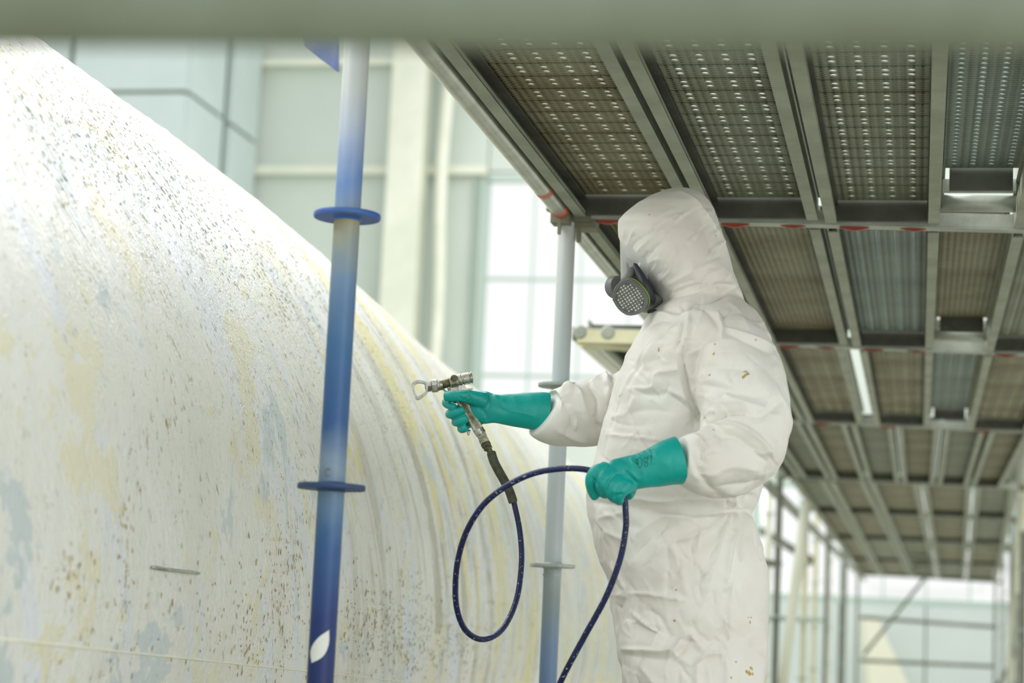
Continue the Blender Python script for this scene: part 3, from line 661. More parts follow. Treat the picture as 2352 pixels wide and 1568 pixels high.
# lateral U-ledgers carrying plank ends
def ledger(y, x0, x1, label):
    t = thing('scaffold_ledger', label, 'scaffold beam', ((x0+x1)/2, y, dz(0)-.02))
    def bar(dzz, h, w, nm, mt, dy=0):
        v = []
        for x in (x0, x1):
            z = dz(x)+dzz
            v += [(x,y-w/2+dy,z-h/2),(x,y+w/2+dy,z-h/2),(x,y+w/2+dy,z+h/2),(x,y-w/2+dy,z+h/2)]
        B().add(v, [(0,1,2,3),(7,6,5,4),(0,4,5,1),(1,5,6,2),(2,6,7,3),(3,7,4,0)]).build(nm, M[mt], t)
    bar(-.002, .005, .05, 'channel_base', 'galv'); bar(.018, .036, .004, 'channel_side', 'galv', -.024); bar(.018, .036, .004, 'channel_side', 'galv', .024)
    for x in (x0, x1): B().box((x, y, dz(x)+.01), (.05, .06, .05)).build('wedge_head', M['galv_dark'], t)
    return t
ledger(rows[1], -.93, 1.2, 'grey channel beam holding the plank ends just behind the painter\'s hood')
ledger(rows[2], -1.33, 1.3, 'grey channel beam between the second and third overhead bays')
ledger(rows[3], -1.33, .62, 'grey channel beam between the third and fourth overhead bays')
for k in range(4, 9): ledger(rows[k], sx(0,max(rows[k],14.4))-.03, sx(5,max(rows[k],14.4))+.03, 'distant grey channel beam at the end of the %s overhead bay' % ['fourth','fifth','sixth','seventh','eighth'][k-4])
# cross tubes in the opening of the narrow plank
for y, lab in ((5.17, 'bright lateral tube in the opening behind the nearest narrow plank'), (7.44, 'lateral tube with red band in the opening behind the second narrow plank')):
    t = thing('cross_tube', lab, 'scaffold pipe', (.15, y, DZ+.01)); B().tube([(.035,y,DZ+.0),(.225,y,DZ-.002)], R0*.9, 20).build('tube', M['galv'], t, smooth=True)
    B().box((.13, y-.11, DZ+.02), (.18,.03,.03)).build('toe_strip', M['galv'], t)
# longitudinal ledgers along the left deck edge, red marker bands
def long_ledger(x, y0, y1, z, label, bands=(), r=R0, mt='pipe_bright', x1=None):
    x1 = x if x1 is None else x1
    t = thing('scaffold_pipe', label, 'scaffold pipe', ((x+x1)/2, (y0+y1)/2, z-r))
    B().tube([(x+(x1-x)*k, y0+(y1-y0)*k, z) for k in np.linspace(0,1,6)], r, 28).build('tube', M[mt], t, smooth=True, angle=.8)
    for (ya, yb) in bands:
        B().lathe((x+(x1-x)*(ya-y0)/(y1-y0), ya, z), (x1-x, y1-y0, 0), [(0, r), (.001, r+.0006), (yb-ya-.001, r+.0006), (yb-ya, r)], 28).build('red_band', M['redband'], t, smooth=True, angle=.6)
    return t
ll = long_ledger(-.984, 2.95, 5.33, 2.0, 'long pale pipe with red band along the left edge of the nearest overhead bay', ((5.03,5.07),(5.26,5.31)))
B().box((-.985,5.335,1.995),(.05,.06,.065)).build('wedge_head', M['galv_dark'], ll)
B().box((-.985,5.31,1.955),(.008,.012,.05)).build('wedge', M['galv_dark'], ll)
ll = long_ledger(-.985, 5.43, 7.68, 2.0, 'pale pipe with red band along the left edge of the second overhead bay', ((5.5,5.56),))
B().box((-.93,5.40,1.985),(.07,.07,.05)).build('wedge_head', M['galv_dark'], ll); B().box((-.94,5.37,1.945),(.012,.012,.05)).build('wedge', M['galv_dark'], ll)
long_ledger(-1.34, 7.75, 10.5, 2.0, 'pale pipe along the outer left edge of the third overhead bay', mt='column')
# console beam at the third bay's front left
t = thing('console_beam', 'cream console beam left of the painter with two couplers on top', 'scaffold beam', (-1.15,7.66,1.97))
B().box((-1.14, 7.62, 1.985), (.36,.05,.05)).build('beam', M['yellowpole'], t)
for x in (-1.31,-1.20): B().lathe((x,7.62,2.0), (0,1,0), [(-.03,.022),(-.026,.028),(.026,.028),(.03,.022)], 14).build('coupler', M['galv'], t)
B().tube([(-1.31,7.64,1.96),(-1.02,7.9,1.98)], .018, 10).build('diagonal_brace', M['yellowpole'], t)
# ---- distant scaffold standards
lab = ['grey pole nearest to the painter\'s back in the left row under the deck','second grey pole of the left row under the deck','third thin pole of the left row','fourth dark pole of the left row','fifth pole of the left row at the far opening']
for i, (y, mt) in enumerate(zip(rows[4:9], ['darkpole','yellowpole','darkpole','darkpole','darkpole'])):
    x = sx(0, y)-.06; standard(x, y, Zf, 2.6, lab[i], mt, (0.0,.5,1.0,1.5,2.0), n=14, group='standards of the left row')
for i, (px_, y) in enumerate(((2286,36.5),(2304,30),(2322,25),(2338,19.5),(2350,17))):
    v = ray(px_, 1350); X = v*(y/v[1]); standard(X[0], y, Zf, 3.0, 'grey pole of the right row, %s from the far opening' % ['first','second','third','fourth','fifth'][i], ['darkpole','galv','darkpole','galv','darkpole'][i], (0.0,.5,1.0,1.5,2.0), n=14, group='standards of the right row')
# second left row further out and a leaning cream tube
for i, (px_, y) in enumerate(((1762,19),(1872,24),(1905,30),(1935,36.4))):
    v = ray(px_, 1350); X = v*(y/v[1]); standard(X[0], y, Zf, 2.9, 'pale pole of the outer left row, %s from the painter' % ['first','second','third','fourth'][i], ['column','yellowpole','column','darkpole'][i], (0.0,.5,1.0,1.5,2.0), n=12, group='standards of the outer left row', r=R0*1.15)
a = at(1852,1150,13.0); b = at(1790,1640,13.0)
tag(B().tube([b+(a-b)*k for k in np.linspace(0,1,4)], .034, 14).build('leaning_tube', M['column'], smooth=True), 'thick cream tube leaning beside the grey pole behind the painter', 'pipe')
def cross(px0, py0, px1, py1, d0, d1, mt, label, r=R0, nm='scaffold_pipe', cat='scaffold pipe'):
    a, b = at(px0,py0,d0), at(px1,py1,d1); return tag(B().tube([a+(b-a)*k for k in np.linspace(0,1,4)], r, 12).build(nm, M[mt], smooth=True), label, cat)
cross(1975,1417,2290,1440,36,36,'darkpole','horizontal guard rail crossing the far opening, upper', r=.035)
cross(1975,1516,2280,1530,36,36,'darkpole','horizontal guard rail crossing the far opening, lower', r=.035)
cross(2128,1322,1985,1502,35,36,'darkpole','thin diagonal brace across the far opening', r=.03, nm='diagonal_brace')
cross(1745,1288,1795,1296,15,15,'darkpole','short horizontal pipe right of the painter\'s back', r=R0)
cross(1770,1420,1900,1424,15,23,'mullion','pale horizontal rail between the poles right of the painter', r=.02)
cross(1745,1215,1870,1290,24,24,'darkpole','sloping tube behind the poles right of the painter', r=.05)
cross(1900,1232,2345,1262,24,24,'rail','pale lateral tube under the distant overhead bays', r=.045)
cross(1760,1110,1985,1330,14.2,36,'galv','pale pipe along the left edge of the distant overhead bays', r=.04)
cross(2356,965,2284,1330,11.5,36,'galv','pale pipe along the right edge of the distant overhead bays', r=.06)
cross(2362,1010,2318,1568,14,24,'column','tall pale sheet-like tube at the right frame edge', r=.045)
cross(2290,1575,2352,1480,30,20,'darkpole','sloping tube low at the right frame edge', r=.03)
# small ladder hanging at the far end of the deck
t = thing('ladder', 'short ladder seen under the distant decks above the far opening', 'ladder', at(2115,1310,26))
for x in (2095,2138): B().tube([at(x,1235,26), at(x,1315,26)], .02, 8).build('ladder_rail', M['rail'], t)
for y in (1258,1275,1298,1312): B().tube([at(2095,y,26), at(2138,y,26)], .025, 8).build('rung', M['rail'], t)
# cream bow shape beyond the opening
t = B().prism([at(1985,1420,38), at(2015,1420,38), at(2100,1600,38), at(2000,1600,38)], FH*.6).build('stored_boat_part', M['cream']); tag(t, 'cream sloping panel low in the far opening', 'panel')
# working deck under the painter (below the frame)
t = thing('working_platform', 'steel working platform the painter stands on, below the picture', 'platform', (0,4.3,-.06))
for i in range(6): B().box((-.85+i*.33, 4.6, -.03), (.32, 4.2, .06)).build('platform_plank', M['galv_dark'], t)
for y in (2.6, 6.6): B().box((0,y,-.09),(2.1,.06,.06)).build('beam', M['galv'], t)
for x in (-1.0, 1.0):
    for y in (2.6, 6.6): B().tube([(x,y,Zf),(x,y,-.06)], R0, 12).build('leg', M['galv'], t)

# ================================================================== PAINTER
def ringloft(rings, n=40, ex=2.3):
    """rings: (py, pxl, pxr, off, half depth)"""
    b = B(); v = []
    for (py, l, r, off, hd) in rings:
        c = Q((l+r)/2, py, off); hw = np.linalg.norm(Q(r, py, off)-Q(l, py, off))/2
        for k in range(n):
            a = 2*pi*k/n; ca, sa = cos(a), sin(a)
            v.append(c + RH*hw*np.sign(ca)*abs(ca)**(2/ex) + FH*hd*np.sign(sa)*abs(sa)**(2/ex))
    m = len(rings)
    f = [(i*n+k, i*n+(k+1)%n, (i+1)*n+(k+1)%n, (i+1)*n+k) for i in range(m-1) for k in range(n)]
    f += [tuple(range(n))[::-1], tuple((m-1)*n+k for k in range(n))]
    return b.add(v, f)
def limb(secs, n=28, k=5):
    """secs: (px, py, off, radius px, depth ratio)"""
    A = catmull(np.array([[*Q(s[0], s[1], s[2]), s[3]*PX, s[4] if len(s) > 4 else 1.0] for s in secs]), k)
    P = A[:,:3]; T = np.gradient(P, axis=0); T /= np.linalg.norm(T, axis=1)[:,None]; v = []; b = B()
    for i in range(len(P)):
        u = np.cross(T[i], FH); u /= np.linalg.norm(u); w = np.cross(T[i], u)
        for q in range(n): a = 2*pi*q/n; v.append(P[i]+u*cos(a)*A[i,3]+w*sin(a)*A[i,3]*A[i,4])
    m = len(P); f = [(i*n+q, i*n+(q+1)%n, (i+1)*n+(q+1)%n, (i+1)*n+q) for i in range(m-1) for q in range(n)]
    f += [tuple(range(n))[::-1], tuple((m-1)*n+q for q in range(n))]
    return b.add(v, f)
def fuse(parts, voxel, smooth_it=4, fac=.5):
    V, Fc = [], []
    for b in parts:
        k = len(V); V += b.v; Fc += [tuple(i+k for i in f) for f in b.f]
    me = bpy.data.meshes.new('tmp'); me.from_pydata(V, [], Fc); me.update()
    bm = bmesh.new(); bm.from_mesh(me); bmesh.ops.recalc_face_normals(bm, faces=bm.faces); bm.to_mesh(me); bm.free()
    o = bpy.data.objects.new('tmp', me); COL.objects.link(o)
    md = o.modifiers.new('r', 'REMESH'); md.mode = 'VOXEL'; md.voxel_size = voxel; md.adaptivity = 0
    ms = o.modifiers.new('s', 'SMOOTH'); ms.iterations = smooth_it; ms.factor = fac
    dg = bpy.context.evaluated_depsgraph_get(); ev = o.evaluated_get(dg); m2 = bpy.data.meshes.new_from_object(ev)
    bpy.data.objects.remove(o); bpy.data.meshes.remove(me)
    n = len(m2.vertices); co_ = np.empty(n*3); m2.vertices.foreach_get('co', co_); no = np.empty(n*3); m2.vertices.foreach_get('normal', no)
    faces = [tuple(p.vertices) for p in m2.polygons]; bpy.data.meshes.remove(m2)
    return co_.reshape(-1,3), no.reshape(-1,3), faces
def strokes(V, Nn, items, gain=1.0):
    """folds: (points px, width px, height mm[, side]) pushed along the normal; side sharpens one flank"""
    pp = proj(V); face = np.clip(-(Nn @ FH)*1.6+.1, 0, 1); D = np.zeros(len(V))
    for it in items:
        pts, w, amp = it[0], it[1], it[2]; P = catmull(np.array(pts, float), 5) if len(pts) > 2 else np.array(pts, float)
        lo = P.min(0)-4*w; hi = P.max(0)+4*w
        sel = np.where((pp[:,0] > lo[0]) & (pp[:,0] < hi[0]) & (pp[:,1] > lo[1]) & (pp[:,1] < hi[1]) & (face > 0))[0]
        if not len(sel): continue
        X = pp[sel,:2]; best = np.full(len(sel), 1e9); tt = np.zeros(len(sel)); sd = np.zeros(len(sel))
        seg = np.linalg.norm(np.diff(P, axis=0), axis=1); tot = seg.sum(); acc = 0
        for a, b, l in zip(P[:-1], P[1:], seg):
            d = (b-a)/(l+1e-9); r = X-a; t = np.clip(r@d, 0, l); q = r-t[:,None]*d; dist = np.hypot(q[:,0], q[:,1]); u = dist < best
            best[u] = dist[u]; tt[u] = (acc+t[u])/tot; sd[u] = np.sign(d[0]*r[u,1]-d[1]*r[u,0]); acc += l
        taper = np.clip(np.minimum(tt, 1-tt)*5, 0, 1)**.7
        ww = np.where(sd > 0, w, w*(it[3] if len(it) > 3 else 1.0))
        D[sel] += gain*amp*.001*np.exp(-(best/ww)**1.15)*taper*face[sel]
    return D
def facets(V, sc, seed, stretch=(1,1,1)):
    """piecewise-flat height field with sharp creases, like creased paper"""
    c_, s_ = cos(.7+seed), sin(.7+seed); Rm = np.array([[c_,-s_,0],[s_,c_,0],[0,0,1]])@np.array([[1,0,0],[0,cos(.5),-sin(.5)],[0,sin(.5),cos(.5)]])@np.array([[cos(.9),0,sin(.9)],[0,1,0],[-sin(.9),0,cos(.9)]])
    X = V*np.array(stretch)*sc; wv = np.stack([perlin(X*.6+11+seed), perlin(X*.6+37), perlin(X*.6+71)], 1); X = (X+wv*1.3)@Rm.T+seed*3.1+20
    Xi = np.floor(X).astype(int); f = X-Xi; o_ = np.argsort(-f, axis=1); fs_ = -np.sort(-f, axis=1); cur = Xi.copy()
    def val(I): return (_perm[(_perm[(_perm[I[:,0]%512]+I[:,1])%512]+I[:,2])%512]/511.-.5)
    w = np.stack([1-fs_[:,0], fs_[:,0]-fs_[:,1], fs_[:,1]-fs_[:,2], fs_[:,2]], 1); out = val(cur)*w[:,0]
    for k in range(3): cur[np.arange(len(cur)), o_[:,k]] += 1; out += val(cur)*w[:,k+1]
    return out*2
def crumple(V, sc, seed, stretch=(1,1,1)):
    X = V*np.array(stretch)*sc+seed; wv = np.stack([perlin(X*.5+11), perlin(X*.5+37), perlin(X*.5+71)], 1)
    return 1-np.abs(perlin(X+wv*1.4))*2.2      # sharp ridges

painter = thing('painter', 'person in white hooded coverall, teal gloves and respirator, aiming a spray gun at the hull', 'person', Q(1600, 2377, 0)*np.array([1,1,0]))
painter.name = 'person'
hood = ringloft([(436,1555,1582,0,.018),(439,1540,1597,0,.035),(446,1521,1612,0,.055),(460,1488,1627,0,.078),(480,1457,1639,0,.098),(500,1433,1647,0,.11),(514,1421,1650,0,.117),(532,1421,1655,0,.122),(552,1423,1661,0,.127),(575,1435,1668,0,.13),(600,1451,1675,0,.132),(625,1470,1682,0,.132),(650,1488,1693,0,.128),(675,1503,1704,0,.122),(695,1510,1712,0,.118),(712,1525,1722,0,.122),(730,1540,1732,0,.13),(750,1545,1740,0,.13)], ex=2.15)
torso = ringloft([(684,1535,1702,0,.10),(702,1525,1718,0,.13),(722,1500,1736,0,.165),(745,1480,1749,0,.195),(780,1464,1768,0,.222),(820,1447,1770,0,.232),(880,1420,1768,0,.21),(950,1398,1765,0,.195),(1020,1376,1760,0,.185),(1070,1366,1755,0,.182),(1110,1357,1750,0,.182),(1145,1353,1740,0,.18),(1172,1354,1729,0,.168),(1200,1358,1738,0,.175),(1250,1367,1751,0,.188),(1300,1378,1759,0,.192),(1345,1398,1763,0,.193),(1400,1405,1764,0,.192),(1440,1413,1763,0,.19),(1480,1418,1762,0,.185),(1520,1424,1760,0,.18),(1560,1436,1750,0,.15)], n=56, ex=2.25)
leg_n = ringloft([(1420,1440,1755,-.085,.07),(1480,1424,1761,-.095,.095),(1568,1432,1757,-.10,.105),(1700,1455,1742,-.10,.10),(1850,1478,1722,-.10,.09),(1960,1488,1712,-.10,.085),(2100,1498,1712,-.10,.08),(2250,1515,1700,-.10,.07),(2310,1525,1690,-.10,.065)])
leg_f = ringloft([(1420,1440,1755,.085,.07),(1480,1424,1755,.095,.095),(1568,1430,1745,.10,.105),(1700,1445,1725,.11,.10),(1850,1460,1700,.12,.09),(1960,1465,1690,.12,.085),(2100,1470,1685,.12,.08),(2250,1480,1665,.12,.07),(2310,1490,1655,.12,.065)])
arm_n = limb([(1655,765,-.13,62),(1684,815,-.185,86),(1698,880,-.225,97),(1709,940,-.25,98),(1700,1010,-.275,98),(1660,1052,-.30,84),(1615,1060,-.32,70),(1580,1058,-.33,58),(1562,1056,-.335,50)])
arm_f = limb([(1560,830,.16,70),(1500,890,.19,80),(1430,930,.20,84),(1380,940,.20,84),(1330,950,.19,76),(1290,956,.18,70),(1262,957,.17,64),(1250,950,.165,54)])
SV, SN, SF = fuse([hood, torso, leg_n, leg_f, arm_n, arm_f], .0036, 3, .5)
folds = [
 # hood
 ([(1552,437),(1589,456),(1611,480),(1643,526),(1667,574),(1676,622),(1659,652)], 5, 4.0, .5),
 ([(1421,516),(1424,553),(1455,609),(1488,648),(1506,690)], 6, 5),
 ([(1453,588),(1490,550),(1528,522)], 6, 3.5, .5), ([(1470,612),(1500,575),(1530,545)], 5, -3.5), ([(1485,640),(1515,590),(1530,530)], 5, 3),
 ([(1437,575),(1450,545),(1462,520)], 4, 3), ([(1500,655),(1540,620),(1553,575)], 6, 4, .5), ([(1428,560),(1434,540),(1438,520)], 4, 2.5),
 ([(1445,585),(1458,560),(1475,545)], 3, -2.5),([(1462,605),(1480,590),(1490,575)], 3, -2.5),([(1478,630),(1495,618),(1510,600)], 3, -2.5),([(1550,560),(1551,590),(1545,640)], 4, 2.5),([(1590,600),(1600,640),(1640,650)], 8, 3),
 ([(1420,512),(1480,500),(1560,505)], 14, 2.5), ([(1525,660),(1560,640),(1625,605)], 10, 4, .6), ([(1515,690),(1560,665),(1600,650)], 8, -4), ([(1600,480),(1620,530),(1640,600)], 12, -3),
 ([(1525,690),(1560,660),(1612,645),(1600,668)], 6, 4, .5),
 # neck
 ([(1510,712),(1540,710),(1570,708),(1600,690),(1640,684),(1700,655)], 6, -9, .7), ([(1530,700),(1560,692),(1600,680),(1640,655),(1690,655)], 7, 5, .5), ([(1560,700),(1583,708),(1600,696)], 6, -5),
 ([(1640,655),(1655,672),(1670,660)], 5, -5), ([(1600,690),(1590,712),(1560,722)], 5, 5),
 # chest and shoulder
 ([(1584,715),(1580,760),(1566,812)], 6, 6, .5), ([(1572,722),(1562,765),(1550,808)], 6, -6), ([(1470,752),(1500,722),(1540,718)], 7, 5, .5), ([(1480,760),(1512,736),(1545,732)], 6, -5),([(1500,800),(1530,750),(1560,725)], 9, -5),
 ([(1645,712),(1661,748),(1661,786)], 7, 6, .4), ([(1661,751),(1715,770),(1785,803)], 7, 5, .5), ([(1665,764),(1715,785),(1775,815)], 7, -4),
 ([(1600,700),(1630,720),(1655,760)], 7, -4), ([(1690,665),(1720,700),(1742,745)], 8, -4, .6), ([(1575,815),(1640,790),(1700,778)], 9, 4), ([(1670,690),(1700,720),(1720,760)], 6, 3),
 ([(1564,812),(1574,860),(1590,915),(1618,978)], 7, -9, .6), ([(1553,815),(1563,870),(1578,920),(1600,965)], 6, 5, .6),
 ([(1451,892),(1500,889),(1512,857),(1567,846)], 9, 7, .5), ([(1462,905),(1520,905),(1540,880)], 9, -6), ([(1532,900),(1580,936),(1622,978)], 10, -8, .6), ([(1520,890),(1570,915),(1600,940)], 8, 5),
 ([(1486,850),(1490,810),(1520,770)], 10, 6, .6), ([(1463,888),(1476,850),(1500,800)], 9, 5), ([(1440,860),(1480,835),(1530,820)], 10, -4), ([(1385,998),(1461,1003),(1530,1012)], 4, 3.5, .4), ([(1420,960),(1480,940),(1560,950)], 14, -4),
 ([(1592,940),(1594,985)], 5, -4), ([(1530,735),(1470,830),(1420,940),(1382,1050)], 5, 3.5, .4), ([(1400,960),(1440,950),(1470,900)], 8, 4),
 # near arm
 ([(1618,980),(1660,952),(1700,948),(1722,960)], 7, -11, .6), ([(1602,1001),(1645,974),(1690,976),(1740,1008),(1775,1052)], 9, 9, .5), ([(1640,1000),(1690,1004),(1735,1040),(1762,1060)], 9, -8, .6),
 ([(1580,1012),(1594,1060),(1625,1110),(1660,1136)], 9, -6), ([(1565,1020),(1580,1050),(1598,1100)], 6, 5), ([(1575,1000),(1600,1005),(1622,1035),(1620,1062)], 7, 6, .5), ([(1598,1018),(1612,1040),(1609,1065)], 5, -6),
 ([(1590,880),(1650,888),(1700,905),(1765,912)], 12, -6, .7), ([(1600,905),(1660,925),(1720,930),(1790,960)], 10, 6), ([(1715,945),(1700,925),(1660,905)], 7, 5), ([(1720,960),(1760,950),(1795,920)], 9, -6), ([(1710,1030),(1752,1040),(1785,1010)], 9, 5),
 ([(1590,850),(1650,840),(1730,850)], 14, -5), ([(1680,870),(1668,900),(1690,930)], 7, 3), ([(1620,1095),(1680,1070),(1750,1080)], 12, 6), ([(1640,1115),(1700,1110),(1755,1100)], 7, -5), ([(1660,1130),(1720,1128),(1745,1140)], 5, 5),
 # far arm
 ([(1262,905),(1300,930),(1310,975),(1290,1010)], 9, -6), ([(1280,890),(1330,900),(1350,955),(1380,970)], 10, 8, .5), ([(1350,885),(1370,920),(1366,960),(1385,990)], 8, -9, .6), ([(1383,850),(1400,880),(1396,930)], 8, 8, .5), ([(1355,878),(1390,860),(1405,885)], 7, 6),
 ([(1255,970),(1300,1000),(1350,1008)], 9, 6), ([(1290,905),(1300,890),(1320,900)], 6, 5),([(1400,870),(1412,900),(1402,960)], 6, -7), ([(1300,925),(1325,955),(1322,990)], 7, 6, .5), ([(1425,835),(1405,860),(1398,900)], 6, -6),
 # waist
 ([(1354,1150),(1420,1160),(1500,1168),(1577,1178),(1652,1175),(1703,1172),(1733,1167)], 7, -10, .8), ([(1440,1140),(1520,1150),(1600,1145),(1700,1150)], 9, 6, .6), ([(1500,1185),(1580,1190),(1660,1184)], 8, 5, .5),
 ([(1672,1172),(1650,1200),(1600,1230),(1540,1245)], 8, 7, .5), ([(1680,1172),(1668,1210),(1640,1290),(1600,1340)], 6, 6, .5), ([(1690,1170),(1692,1215),(1680,1270),(1668,1340)], 5, 7, .5), ([(1702,1172),(1704,1220),(1700,1290)], 5, -7), ([(1712,1172),(1720,1220),(1728,1290)], 5, 6, .5), ([(1725,1172),(1738,1220),(1745,1290)], 4, -5),
 ([(1672,1165),(1665,1145),(1640,1130)], 4, -5), ([(1685,1165),(1685,1145),(1690,1128)], 4, 5), ([(1700,1165),(1708,1145),(1722,1130)], 4, -5),
 ([(1377,1190),(1420,1180),(1460,1165)], 6, 5), ([(1365,1180),(1400,1225),(1440,1240)], 8, 5), ([(1400,1165),(1430,1200),(1480,1215)], 8, -5), ([(1460,1230),(1520,1190),(1590,1182)], 10, 6, .6), ([(1440,1290),(1500,1230),(1560,1200)], 10, -5),
 ([(1380,1310),(1420,1355),(1436,1362)], 6, -8), ([(1400,1290),(1425,1330),(1437,1360)], 6, 7, .5), ([(1395,1365),(1420,1365),(1437,1358)], 6, 7, .5), ([(1400,1385),(1425,1395),(1434,1370)], 6, -7), ([(1437,1362),(1500,1365),(1580,1380)], 6, 5, .5),
 ([(1410,1450),(1470,1430),(1540,1440)], 14, 4), ([(1450,1400),(1500,1440),(1530,1475)], 6, 5, .4), ([(1480,1395),(1520,1420),(1540,1465)], 6, -4),
 ([(1421,1489),(1472,1491),(1542,1491),(1582,1443)], 8, 9, .4), ([(1425,1502),(1480,1508),(1545,1510),(1590,1465)], 9, -7), ([(1582,1443),(1600,1478),(1617,1504),(1590,1530)], 6, 7, .4), ([(1617,1504),(1650,1500),(1670,1505)], 6, 5), ([(1590,1528),(1560,1512),(1540,1490)], 6, 5),
 ([(1590,1225),(1605,1225),(1600,1270)], 4, 4), ([(1530,1230),(1560,1300),(1580,1380)], 16, 4), ([(1640,1300),(1620,1380),(1590,1440)], 16, 4, .5), ([(1680,1320),(1676,1400),(1668,1500)], 5, 4, .5), ([(1720,1330),(1725,1430),(1715,1540)], 14, -4), ([(1533,1240),(1535,1330),(1530,1380)], 6, -3),
 ([(1604,1510),(1600,1560),(1610,1620)], 10, 5), ([(1460,1520),(1500,1570),(1520,1620)], 10, 4), ([(1436,1530),(1440,1560),(1460,1600)], 5, 4), ([(1663,1500),(1668,1540),(1664,1600)], 5, 5),
]
rr = random.Random(11)
for _ in range(150):                        # small random creases
    x = rr.uniform(1370,1750); y = rr.uniform(730,1560); a = rr.uniform(-1.3,1.3) if y < 1180 else rr.uniform(.8,2.4); l = rr.uniform(15,55); bnd = rr.uniform(-.5,.5)
    folds.append(([(x,y),(x+l*cos(a),y+l*sin(a)),(x+l*cos(a)+l*cos(a+bnd),y+l*sin(a)+l*sin(a+bnd))], rr.uniform(2.5,5), rr.choice((-1,1))*rr.uniform(1.0,2.4), .5))
for _ in range(50):
    x = rr.uniform(1440,1660); y = rr.uniform(470,690); a = rr.uniform(-1.4,-.4); l = rr.uniform(10,40)
    folds.append(([(x,y),(x+l*cos(a),y+l*sin(a)),(x+2*l*cos(a+.2),y+2*l*sin(a+.2))], rr.uniform(3,5), rr.choice((-1,1))*rr.uniform(.8,2.0), .5))
disp = strokes(SV, SN, folds, 1.5)
zz = SV[:,2]; body_w = np.clip((1.55-zz)/.1, .42, 1)
disp += body_w*(.0080*facets(SV, 8.0, 1.3, (1,1,.75)) + .0042*facets(SV, 16, 2.1, (1.2,1.2,.8)) + .0014*facets(SV, 36, 3.7) + .0008*crumple(SV, 9, 9.1))
pq = proj(SV); cuff = np.minimum(np.clip((np.hypot(pq[:,0]-1250, (pq[:,1]-950)*.35)-14)/40, 0, 1), np.clip((np.hypot(pq[:,0]-1562, (pq[:,1]-1056)*.35)-18)/30, 0, 1))
SV2 = SV + SN*(disp*cuff)[:,None]
suit = link('coverall', SV2, SF, M['suit'], painter, smooth=True)
suit_bvh = BVHTree.FromPolygons([Vector(v) for v in SV2], SF)
def cast(bvh, px, py, lift=0.0):
    d = Vector(ray(px, py)).normalized(); h = bvh.ray_cast(Vector(C0), d)
    if h[0] is None: return None, None
    n = h[1] if h[1].dot(d) < 0 else -h[1]; return np.array(h[0]+n*lift), np.array(n)
# paint splashes on the suit
b = B()
for (x, y, r, k) in ((1709,861,9,3),(1719,858,6,2),(1640,812,5,2),(1628,862,4,1),(1718,1541,10,3),(1730,1548,5,2),(1722,1430,5,2),(1720,1415,4,2),(1421,910,3,1),(1640,988,3,1),(1550,1421,4,1),(1638,948,2.5,1),(1552,1355,3,1),(1645,540,3,1),(1643,790,2.5,1),(1690,1520,4,2),(1680,1555,4,2),(1735,780,3,1),(1493,492,2.5,1)):
    for _ in range(k):
        c, n = cast(suit_bvh, x+rr.gauss(0,r*.5), y+rr.gauss(0,r*.5), .0004)
        if c is None: continue
        u = np.cross(n, FH+[.1,.2,.3]); u /= np.linalg.norm(u); w = np.cross(n, u); q = 9; ring = []
        for i in range(q): a = 2*pi*i/q; R_ = r*PX*rr.uniform(.45,1.0)*(.6 if k > 1 else .9); ring.append(c+u*cos(a)*R_+w*sin(a)*R_)
        b.add(ring+[c+n*.0012], [(i,(i+1)%q,q) for i in range(q)])
o = b.build('paint_splash', M['stain'], painter, smooth=True); o['kind'] = 'stuff'

# head inside the hood
def head():
    c = Q(1556, 575, 0); n, m = 48, 36; v = []
    f_ = -RH*.97+np.array([0,0,-.24]); f_ /= np.linalg.norm(f_); s_ = FH; u_ = np.cross(s_, f_); u_ = u_ if u_[2] > 0 else -u_
    for i in range(m+1):
        t = -pi/2+pi*i/m
        for k in range(n):
            a = 2*pi*k/n; x, y, z = cos(t)*cos(a), cos(t)*sin(a), sin(t)
            X = x*.094; Y = y*.070*(1-.2*max(0,-z)); Z = z*.120
            if x > 0:
                fz = z*.122
                X += .022*math.exp(-(y/.16)**2-((fz+.012)/.020)**2)   # nose
                X += .007*math.exp(-(y/.3)**2-((fz+.052)/.010)**2)     # lips
                X += .006*math.exp(-(y/.35)**2-((fz+.088)/.016)**2)    # chin
                X += .004*math.exp(-(y/.6)**2-((fz-.030)/.010)**2)     # brow
                X -= .009*math.exp(-((abs(y)-.42)/.14)**2-((fz-.010)/.012)**2)  # sockets
                X -= .010*max(0, -z-.2)*.5
            if abs(abs(y)-1) < .12 and abs(z) < .25: Y *= 1.08         # ears
            v.append(c+f_*X+s_*Y+u_*Z)
    f = [(i*n+k, i*n+(k+1)%n, (i+1)*n+(k+1)%n, (i+1)*n+k) for i in range(m) for k in range(n)]
    h = B().add(v, f).build('head', M['skin'], painter, smooth=True)
    for s in (-1, 1): B().ball(c+f_*.083+s_*.031*s+u_*.011, .011, 12, 8).build('eye', M['eye'], h, smooth=True)
    return c, f_, s_, u_
hc, hf, hs, hu = head()
